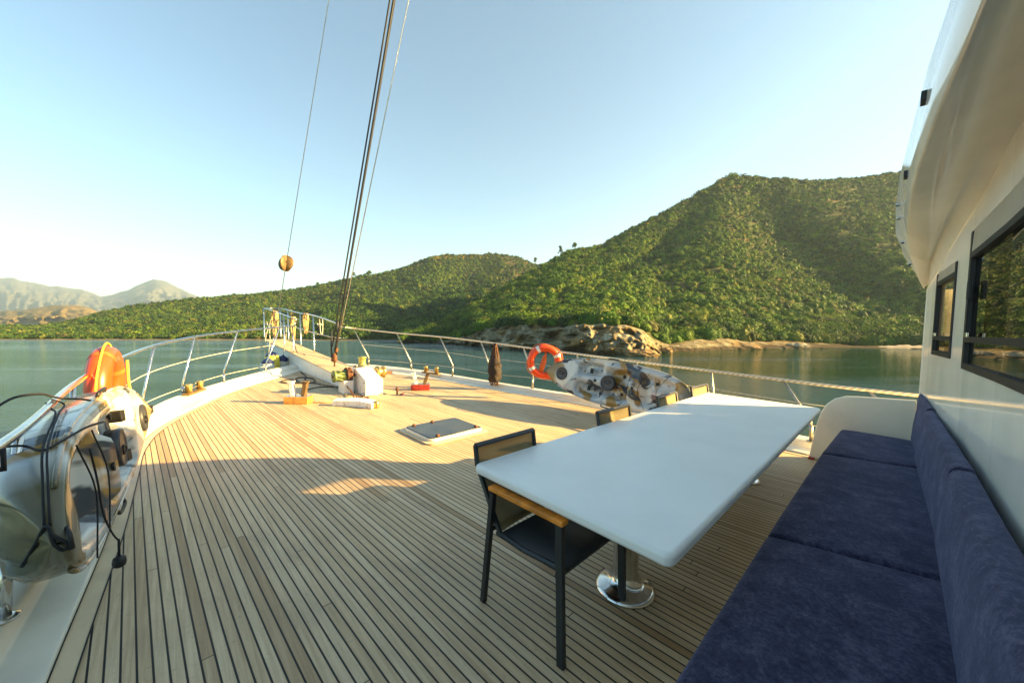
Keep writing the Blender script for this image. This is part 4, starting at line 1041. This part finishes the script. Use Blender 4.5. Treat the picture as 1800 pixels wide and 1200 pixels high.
ts = np.concatenate([[-.05, -.01], np.linspace(0, T_C, 26), T_C+(1-T_C)*np.linspace(.006, 1, 150)**1.25, [1.03, 1.1, 1.25, 1.5]])
U, Tt = np.meshgrid(us, ts, indexing='ij'); U, Tt = U.ravel(), Tt.ravel()
X, Dd, Z = surfA(U, Tt)
cl = np.clip(1-np.abs(Tt-T_C*.5)/(T_C*.75), 0, 1)
cn = (np.abs(fbm(X/4.5, Z/3.2+Dd*.03, 3, 5)-.5)*2); cn2 = fbm(X/1.2, Z/1.0, 8, 3)-.5
k_ = np.clip(cl*2.2, 0, 1)*np.where(U > 1165, .35, 1)
Dd2 = Dd-k_*(3.2-cn*9.5+cn2*2.2); X2 = X*Dd2/Dd; Z2 = np.where(Tt > .002, Z+k_*(fbm(X/3, X*0+5, 12, 3)-.5)*1.2*np.clip(Tt/T_C, 0, 1), Z)
vis_cliff = (lerp_tab(A_shore, U)-lerp_tab(A_cliff, U))/40
rock = np.clip(1.0-np.clip((Tt-T_C*.92)/(T_C*.5), 0, 1), 0, 1)*np.where((U > 800) & (U < 1165), 1, .62)
outc = np.clip((fbm(X/14, Dd/20+Z/12, 31, 3)-.70)*6, 0, 1)*.35
wet = np.clip((SEA+.75+.8*cn-Z2)*2.0, 0, .85)
rockA = np.maximum(rock, outc)
hillA = np_mesh('hill', np.c_[X2, Dd2, Z2], grid_faces(len(us), len(ts)), M['hill'], True, {'rock': rockA, 'wet': wet})
tag(hillA, kind='structure')

# ---- middle hill across the bay
B_top = [(-900, 575), (-300, 580), (-60, 577), (0, 575), (60, 577), (110, 568), (150, 559), (200, 545), (250, 537), (330, 529), (400, 522), (490, 514), (560, 502), (620, 489), (650, 485), (700, 475), (740, 460), (760, 452), (800, 449), (830, 449), (880, 447), (910, 453), (935, 463), (1000, 480), (1150, 520), (1300, 560)]
B_d1 = [(-900, 330), (0, 300), (330, 400), (620, 480), (830, 560), (1000, 560), (1300, 500)]
def surfB(u, t):
    vs = np.full_like(u, 598.0); d0 = np.interp(u, [-900, 0, 500, 700, 1300], [240, 193, 182, 178, 178]); vs = HZ+4.2*FPX/d0
    d1 = lerp_tab(B_d1, u); vt = lerp_tab(B_top, u)
    beach = .03
    tt = np.clip((t-beach)/(1-beach), 0, 1)
    v = np.where(t < beach, vs-1.6*np.clip(t/beach, 0, 1), (vs-1.6)+(vt-vs+1.6)*tt)
    sh = np.sin(np.clip(t, 0, 1)*PI)
    gl = np.exp(-((u-np.interp(t, [0, .3, .6, 1], [640, 700, 770, 900]))/45)**2); gr2 = np.exp(-((u-np.interp(t, [0, 1], [430, 560]))/60)**2); gr3 = np.exp(-((u-np.interp(t, [0, 1], [150, 300]))/50)**2)
    d = (d0+(d1-d0)*np.clip(t, -1, 1))*(1+sh*(.10*gl+.06*gr2+.05*gr3+.08*(fbm(u/80., t*5, 22, 3)-.5)))
    z = (HZ-v)*d/FPX; z = np.where(t < 0, SEA+t*60, z); z = np.where(t > 1, z-(t-1)*110, z); d = np.where(t > 1, d+(t-1)*200, d)
    X = (u-900)/FPX*d; z = z+(fbm(X/18, d/18, 19, 4)-.5)*4*np.clip(t*5-.2, 0, 1)
    return X, d, z
us = np.concatenate([np.arange(-900, -20, 14.), np.arange(-20, 1010, 3.), np.arange(1010, 1301, 14.)])
ts = np.concatenate([[-.05, -.01, 0, .01, .02, .03], np.linspace(.04, 1, 90), [1.03, 1.1, 1.25, 1.5]])
U, Tt = np.meshgrid(us, ts, indexing='ij'); U, Tt = U.ravel(), Tt.ravel(); X, Dd, Z = surfB(U, Tt)
rb = np.clip(1-(Tt-.03)/.01, 0, 1)
hillB = np_mesh('hill', np.c_[X, Dd, Z], grid_faces(len(us), len(ts)), M['hill_far'], True, {'rock': rb, 'wet': np.clip((SEA+.25-Z)*3, 0, .7)}); tag(hillB, kind='structure')

# ---- low dry hill and distant mountains
def far_land(name, top, dn, df, zb, mat, seed, amp, du=4, rough=1.0):
    u0, u1 = top[0][0], top[-1][0]; us = np.arange(u0, u1+du, du); ts = np.concatenate([np.linspace(0, 1, 60), [1.05, 1.2, 1.5]])
    U, Tt = np.meshgrid(us, ts, indexing='ij'); U, Tt = U.ravel(), Tt.ravel()
    vt = lerp_tab(top, U); vs = HZ-zb*FPX/dn
    d = dn+(df-dn)*Tt; v = vs+(vt-vs)*np.clip(Tt, 0, 1)**1.0
    ridge = 1-np.abs(fbm(U/32., Tt*2.2, seed, 4)-.5)*4
    d = d*(1-.16*rough*ridge*np.sin(np.clip(Tt, 0, 1)*PI))
    z = (HZ-v)*d/FPX; z = np.where(Tt > 1, z-(Tt-1)*amp*12, z)
    X = (U-900)/FPX*d; z = z+(fbm(X/(df*.02), d/(df*.02), seed+3, 4)-.5)*amp*np.sin(np.clip(Tt, 0, 1)*PI*.9)
    return tag(np_mesh(name, np.c_[X, d, z], grid_faces(len(us), len(ts)), mat), kind='structure')
far_land('dry_hill', [(-500, 560), (-200, 552), (-60, 549), (0, 547), (40, 545), (80, 539), (110, 536), (140, 537), (160, 541), (175, 549), (200, 552), (260, 556), (330, 570), (420, 592)], 700, 1300, -6, M['dry_hill'], 41, 14)
far_land('mountains', [(-200, 505), (-80, 492), (0, 488), (25, 489), (40, 493), (65, 497), (85, 503), (110, 504), (135, 508), (150, 510), (165, 515), (180, 521), (200, 517), (225, 511), (240, 503), (252, 497), (262, 494), (275, 491), (288, 493), (300, 498), (320, 508), (345, 519), (400, 535), (470, 550), (600, 575)], 2500, 4300, -8, M['mountain'], 51, 90, 3)

# ---- vegetation as leaf clumps
def shrub_variant(seed, leaves, hgt=1.0, leaf=.20, core=True):
    r = np.random.default_rng(seed)
    V = []; F_ = []
    th = np.arccos(1-r.random(leaves)*1.15); ph = r.random(leaves)*2*PI
    n_ = np.c_[np.sin(th)*np.cos(ph), np.sin(th)*np.sin(ph), np.cos(th)]
    lump = 1+.28*np.sin(3*ph+seed)*np.sin(2*th+seed*1.7)+.18*r.standard_normal(leaves)*.6
    c = n_*(lump*(.62+.38*r.random(leaves)**.4))[:, None]; c[:, 2] = c[:, 2]*hgt
    a_ = r.standard_normal((leaves, 3)); a_ -= n_*(np.sum(a_*n_, 1)*.55)[:, None]; a_ /= np.linalg.norm(a_, axis=1)[:, None]
    b_ = np.cross(n_+.6*r.standard_normal((leaves, 3)), a_); b_ /= np.linalg.norm(b_, axis=1)[:, None]+1e-6
    s = (leaf*(.6+.8*r.random(leaves)))[:, None]
    q = np.stack([c-a_*s, c+b_*s*.75, c+a_*s, c-b_*s*.75], 1).reshape(-1, 3)
    f = np.arange(leaves*4).reshape(-1, 4); sh = np.repeat(r.random(leaves)*.36+.85, 4)
    if core:
        bm = bmesh.new(); bmesh.ops.create_icosphere(bm, subdivisions=2 if leaves > 100 else 1, radius=.80)
        for v_ in bm.verts: v_.co *= 1+.30*mnoise.noise(v_.co*1.9+Vector((seed*3.1, 0, 0)))+.12*mnoise.noise(v_.co*5+Vector((seed, 0, 0)))
        cv = np.array([v.co[:] for v in bm.verts]); cv[:, 2] = np.maximum(cv[:, 2]*hgt, -.3); cf = np.array([[v.index for v in f_.verts] for f_ in bm.faces]); bm.free()
        cf = np.c_[cf, cf[:, 2]]   # degenerate quads avoided below
        k = len(q); q = np.r_[q, cv]; sh = np.r_[sh, .72+.3*r.random(len(cv))]
        return q, f, cf[:, :3]+k, sh
    return q, f, np.zeros((0, 3), int), sh
def scatter(name, P, size, tint, variants, squash=None, label=None, kind='stuff', cat=None):
    Vs, Fs, Ts = [], [], []; base = 0
    which = rng.integers(0, len(variants), len(P)); rot = rng.random(len(P))*2*PI
    for k, (q, f, ft, sh) in enumerate(variants):
        idx = np.where(which == k)[0]
        if not len(idx): continue
        cs, sn = np.cos(rot[idx]), np.sin(rot[idx]); s = size[idx]
        v = np.empty((len(idx), len(q), 3), np.float32)
        v[..., 0] = (q[None, :, 0]*cs[:, None]-q[None, :, 1]*sn[:, None])*s[:, None]
        v[..., 1] = (q[None, :, 0]*sn[:, None]+q[None, :, 1]*cs[:, None])*s[:, None]
        v[..., 2] = q[None, :, 2]*s[:, None]*(squash[idx][:, None] if squash is not None else 1)
        v += P[idx][:, None, :]
        tri = np.r_[np.c_[f[:, 0], f[:, 1], f[:, 2]], np.c_[f[:, 0], f[:, 2], f[:, 3]], ft] if len(ft) else np.r_[np.c_[f[:, 0], f[:, 1], f[:, 2]], np.c_[f[:, 0], f[:, 2], f[:, 3]]]
        Fs.append((tri[None]+(base+np.arange(len(idx))*len(q))[:, None, None]).reshape(-1, 3))
        Vs.append(v.reshape(-1, 3)); Ts.append((tint[idx][:, None, :]*sh[None, :, None]).reshape(-1, 3)); base += len(idx)*len(q)
    o = np_mesh(name, np.concatenate(Vs), np.concatenate(Fs), M['leaf'], False, {'tint': np.concatenate(Ts)})
    return tag(o, label, cat, kind=kind)
near_var = [shrub_variant(s, 120, .85, .10) for s in range(6)]
mid_var = [shrub_variant(20+s, 60, .85, .14) for s in range(6)]
far_var = [shrub_variant(40+s, 30, .95, .19) for s in range(6)]
big_var = [shrub_variant(60+s, 330, .95, .075) for s in range(5)]

PAL = np.array([(.056, .118, .014), (.100, .160, .016), (.036, .082, .015), (.018, .044, .014), (.150, .175, .030), (.12, .12, .04), (.26, .21, .02)])
def tints(n_, w, jit=.26):
    w = np.array(w, float)
    if w.ndim == 1: w = np.tile(w, (n_, 1))
    w = w/w.sum(1, keepdims=True); cum = np.cumsum(w, 1); k = (rng.random(n_)[:, None] > cum).sum(1).clip(0, len(PAL)-1)
    return PAL[k]*(1-jit+2*jit*rng.random((n_, 1)))*.98

def sample(surf, n_, u0, u1, t0, t1, tpow=1.0):
    # equal ground area sampling by rejection
    U = u0+(u1-u0)*rng.random(n_*3); T = t0+(t1-t0)*rng.random(n_*3)
    X, D, Z = surf(U, T); keep = rng.random(len(U)) < (D/np.max(D))
    return U[keep][:n_], T[keep][:n_], X[keep][:n_], D[keep][:n_], Z[keep][:n_]

# near hill shrubs
N = 30000
U, T_, X, D, Z = sample(surfA, N, 705, 1660, T_C*1.1, 1.02)
den = fbm(X/16, D/16+Z/10, 77, 4); keep = (den > .36) | (rng.random(len(U)) < .25)
g1, g2 = gully(U, T_)
right = U > np.interp(T_, [0, .35, .75, 1], [1700, 1490, 1352, 1325])
U, T_, X, D, Z, den, g1, g2, right = [q[keep] for q in (U, T_, X, D, Z, den, g1, g2, right)]
patch = fbm(X/22+5, D/22+Z/14, 91, 4)
w = np.zeros((len(U), 7)); spur = (~right) & (U > 900)
w[:, 0] = 3; w[:, 1] = 2+3*spur*(patch > .48); w[:, 2] = 2+2*(patch < .5); w[:, 3] = .8+6*(g1+g2)+3*right; w[:, 4] = .6+2.2*spur*(patch > .52); w[:, 5] = .3+.6*(patch > .6); w[:, 6] = .03+.4*(T_ > .975)  # tints also paint in light: sunlit spur and ridge, shaded right side
sz = (.70+1.25*rng.random(len(U))**2.4)*(1+.7*(g1+g2)+.6*np.clip(1-T_*4, 0, 1))*(.85+.3*(patch < .5))
keep = sz > 0
P = np.c_[X, D, Z+sz*.15]
isn = D < 170
scatter('shrubs', P[isn], sz[isn], tints(isn.sum(), w[isn]), near_var, .75+.5*rng.random(isn.sum()))
scatter('shrubs', P[~isn], sz[~isn]*1.1, tints((~isn).sum(), w[~isn]), mid_var, .75+.5*rng.random((~isn).sum()))
# off screen flank of the near hill (seen mirrored in the windows)
U, T_, X, D, Z = sample(surfA, 5000, 1660, 2900, .05, 1.02)
sz = 1.6+1.4*rng.random(len(U)); scatter('shrubs', np.c_[X, D, Z], sz, tints(len(U), [2, 2, 3, 3, 1, 1, .1]), far_var, np.ones(len(U)))
# big bushes along the cliff edge and gully foot
U, T_, X, D, Z = sample(surfA, 420, 730, 1640, T_C*1.0, T_C*3.2)
U2, T2, X2_, D2, Z2_ = sample(surfA, 2600, 715, 1250, .05, 1.0); g1, _ = gully(U2, T2); kk = g1 > .45
U3, T3, X3, D3, Z3 = sample(surfA, 700, 1400, 1640, T_C*1.1, .16)
U4, T4, X4, D4, Z4 = sample(surfA, 900, 712, 850, .06, .95)
X, D, Z = [np.concatenate(q) for q in ((X, X2_[kk], X3, X4), (D, D2[kk], D3, D4), (Z, Z2_[kk], Z3, Z4))]
sz = 1.2+1.5*rng.random(len(X))
scatter('bushes', np.c_[X, D, Z+sz*.2], sz, tints(len(X), [3, 2, 3, 3.5, .5, .3, 0]), big_var, .8+.4*rng.random(len(X)))
# middle hill
U, T_, X, D, Z = sample(surfB, 26000, -60, 985, .035, 1.02)
patch = fbm(X/30, D/30, 55, 4); wood = np.exp(-((U-700)/110)**2)*np.clip(1.35-T_*1.1, 0, 1)
keep = (patch > .36) | (rng.random(len(U)) < .35*1) | (wood > .3); U, T_, X, D, Z, patch, wood = [q[keep] for q in (U, T_, X, D, Z, patch, wood)]
w = np.zeros((len(U), 7)); w[:, 0] = 3; w[:, 1] = 1.5+2*(patch > .55); w[:, 2] = 3+3*wood; w[:, 3] = 2+5*wood; w[:, 4] = .8; w[:, 5] = .5*(1-wood); w[:, 6] = .02+5*((T_ > .95) & (U > 755) & (U < 870))  # extra yellow along this ridge stands in for sunlit tips
sz = (1.3+1.5*rng.random(len(U))**2)*(1+.9*wood)
scatter('maquis', np.c_[X, D, Z+sz*.15], sz, tints(len(U), w)*.68, far_var, .8+.5*rng.random(len(U)))
U, T_, X, D, Z = sample(surfB, 1500, 570, 850, .03, .55); sz = 2.4+2.2*rng.random(len(U))
scatter('woodland', np.c_[X, D, Z+sz*.4], sz, .8*tints(len(U), [2.5, 1.2, 4, 3, .2, .1, .02]), mid_var, 1+.4*rng.random(len(U)))
# dry hill scrub
def surfC(u, t):
    top = [(-500, 560), (-200, 552), (-60, 549), (0, 547), (40, 545), (80, 539), (110, 536), (140, 537), (160, 541), (175, 549), (200, 552), (330, 570)]
    vt = lerp_tab(top, u); d = 700+600*t; v = 589+(vt-589)*t; return (u-900)/FPX*d, d*.985, (HZ-v)*d/FPX*1.0+1

# ---- single trees that stand out on the skyline
def tree(label, u, t, surf, h, cr, seed, kind='pine', group='lone pines on the skyline'):
    X, D, Z = surf(np.array([float(u)]), np.array([float(t)])); base = Vector((X[0], D[0], Z[0]-.3))
    o = bpy.data.objects.new('pine_tree', None); C.objects.link(o); tag(o, label, 'tree', group)
    o.matrix_world = LAND @ Matrix.Translation(base)
    r = random.Random(seed); bb = MB()
    bb.tube([(0, 0, 0), (.1*r.random(), 0, h*.5), (.2*r.random(), .1, h*.9)], [.22, .15, .05], 7)
    for k in range(7):
        q = k*2.4; z0 = h*(.35+.08*k); bb.tube([(0, 0, z0), (cr*.6*math.cos(q), cr*.6*math.sin(q), z0+h*.08)], [.07, .02], 5)
    bb.build('trunk', M['bark'], o, smooth=True)
    rr = np.random.default_rng(seed); cl_ = []
    for k in range(26):
        zt = rr.random(); rad = cr*(1-zt*.75)*math.sqrt(rr.random()); q = rr.random()*2*PI
        cl_.append((rad*math.cos(q), rad*math.sin(q), h*(.38+.6*zt)))
    Pc = np.array(cl_); s = cr*(.28+.2*rr.random(26))
    tn = np.tile(np.array([[.05, .095, .025]]), (26, 1))*(.7+.6*rr.random((26, 1)))
    co = scatter('crown', Pc, s, tn, near_var, np.full(26, .7), kind=None); co.parent = o; co.matrix_world = o.matrix_world.copy(); co.matrix_parent_inverse = Matrix(); co.matrix_basis = Matrix()
    return o
tree('pointed pine on the saddle left of the big hill', 985, 1.0, surfA, 7.5, 2.0, 1)
tree('rounder pine just right of the pointed one on the ridge', 1010, 1.0, surfA, 6, 2.2, 2)
tree('small pine in the dip between the two hills', 941, 1.0, surfB, 11, 4, 3)
tree('small flat topped tree on the far ridge right of the dark stays', 650, 1.0, surfB, 7, 4.5, 4)
tree('small tree on the far ridge just behind the dark stays', 623, 1.0, surfB, 8, 3, 5)
tree('lone tree on the low ridge between forestay and dark stays', 560, 1.0, surfB, 5, 2.6, 6)

# ---- boulders on the shore
def boulder(name, label, u, v_base, w_, h_, d_, seed, m):
    dist = 4.2*FPX/(v_base-HZ); bm = bmesh.new(); bmesh.ops.create_icosphere(bm, subdivisions=5, radius=1)
    for p in bm.verts:
        q = p.co.copy(); n_ = mnoise.ridged_multi_fractal(q*1.1+Vector((seed, 0, 0)), .8, 2.1, 5, 1, 2)
        f_ = .72+.16*n_+.08*mnoise.noise(q*6)
        p.co = Vector((q.x*w_*f_, q.y*d_*f_, (q.z*.5+.28)*2*h_*f_*.62))
    me = bpy.data.meshes.new(name); bm.to_mesh(me); bm.free(); me.materials.append(m)
    o = bpy.data.objects.new(name, me); C.objects.link(o); tag(o, label, 'rock', 'rocks at the foot of the near hill')
    o.matrix_world = LAND @ Matrix.Translation(((u-900)/FPX*dist, dist+d_*.3, SEA-.2)); return o
boulder('boulder', 'large pale grey rock slab rising behind the kayak at the waterline', 1085, 622, 4.8, 4.3, 3.2, 1.3, M['boulder'])
boulder('boulder', 'low brown rock sloping into the water right of the pale slab', 1130, 626, 3.0, 1.5, 1.6, 4.1, M['brown_boulder'])
boulder('boulder', 'small brown rock beside the low brown one at the point', 1172, 619, 1.5, 1.3, 1.5, 7.7, M['brown_boulder'])
boulder('boulder', 'pale grey outcrop near the shingle beach on the right', 1405, 611, 3.2, 1.6, 2, 9.2, M['boulder'])
boulder('boulder', 'brown rock hump between pale slab and shingle beach', 1320, 612.6, 3.0, 1.1, 2, 12.4, M['brown_boulder'])
boulder('boulder', 'rounded rock at the left foot of the cliff above the rope bundle', 905, 613.5, 4.0, 2.6, 2.5, 15.1, M['boulder'])
# shingle beaches
bb = MB(); P0 = []
for i in range(41):
    u = 1490+i*6; dist = 4.2*FPX/(float(lerp_tab(A_shore, u))-HZ); wv = 1+.25*math.sin(i*.9)
    f_ = min(1, max(0, (i-3)/14)); f_ = f_*f_*(3-2*f_)*(1+.3*math.sin(i*1.7)*math.sin(i*.6))
    for k, (dd, zz) in enumerate(((-1.2*f_, -.3), (.4, -.1+.16*f_), (2.5, -.1+.42*f_), (6*wv, -.1+.75*f_), (9, -.3+.4*f_))): bb.v.append(((u-900)/FPX*(dist+dd), dist+dd, SEA+zz))
for i in range(40):
    for k in range(4): bb.f.append((i*5+k, i*5+k+1, (i+1)*5+k+1, (i+1)*5+k))
o = bb.build('beach', M['shingle'], smooth=True); o.matrix_world = LAND; tag(o, kind='structure')

# ============================================================ HAZE
hm = bpy.data.materials.new('haze'); hm.use_nodes = True; hn = hm.node_tree; hn.nodes.clear()
ho = hn.nodes.new('ShaderNodeOutputMaterial'); pv = hn.nodes.new('ShaderNodeVolumePrincipled')
pv.inputs['Color'].default_value = (.55, .78, 1, 1); pv.inputs['Density'].default_value = .00014; pv.inputs['Anisotropy'].default_value = .2
hn.links.new(pv.outputs[0], ho.inputs['Volume'])
hb = MB(); hb.box((-3525, 2800, 307), (8950, 6400, 826)); hz = hb.build('haze', hm); hz.matrix_world = LAND; tag(hz, kind='stuff')
bpy.context.view_layer.update()
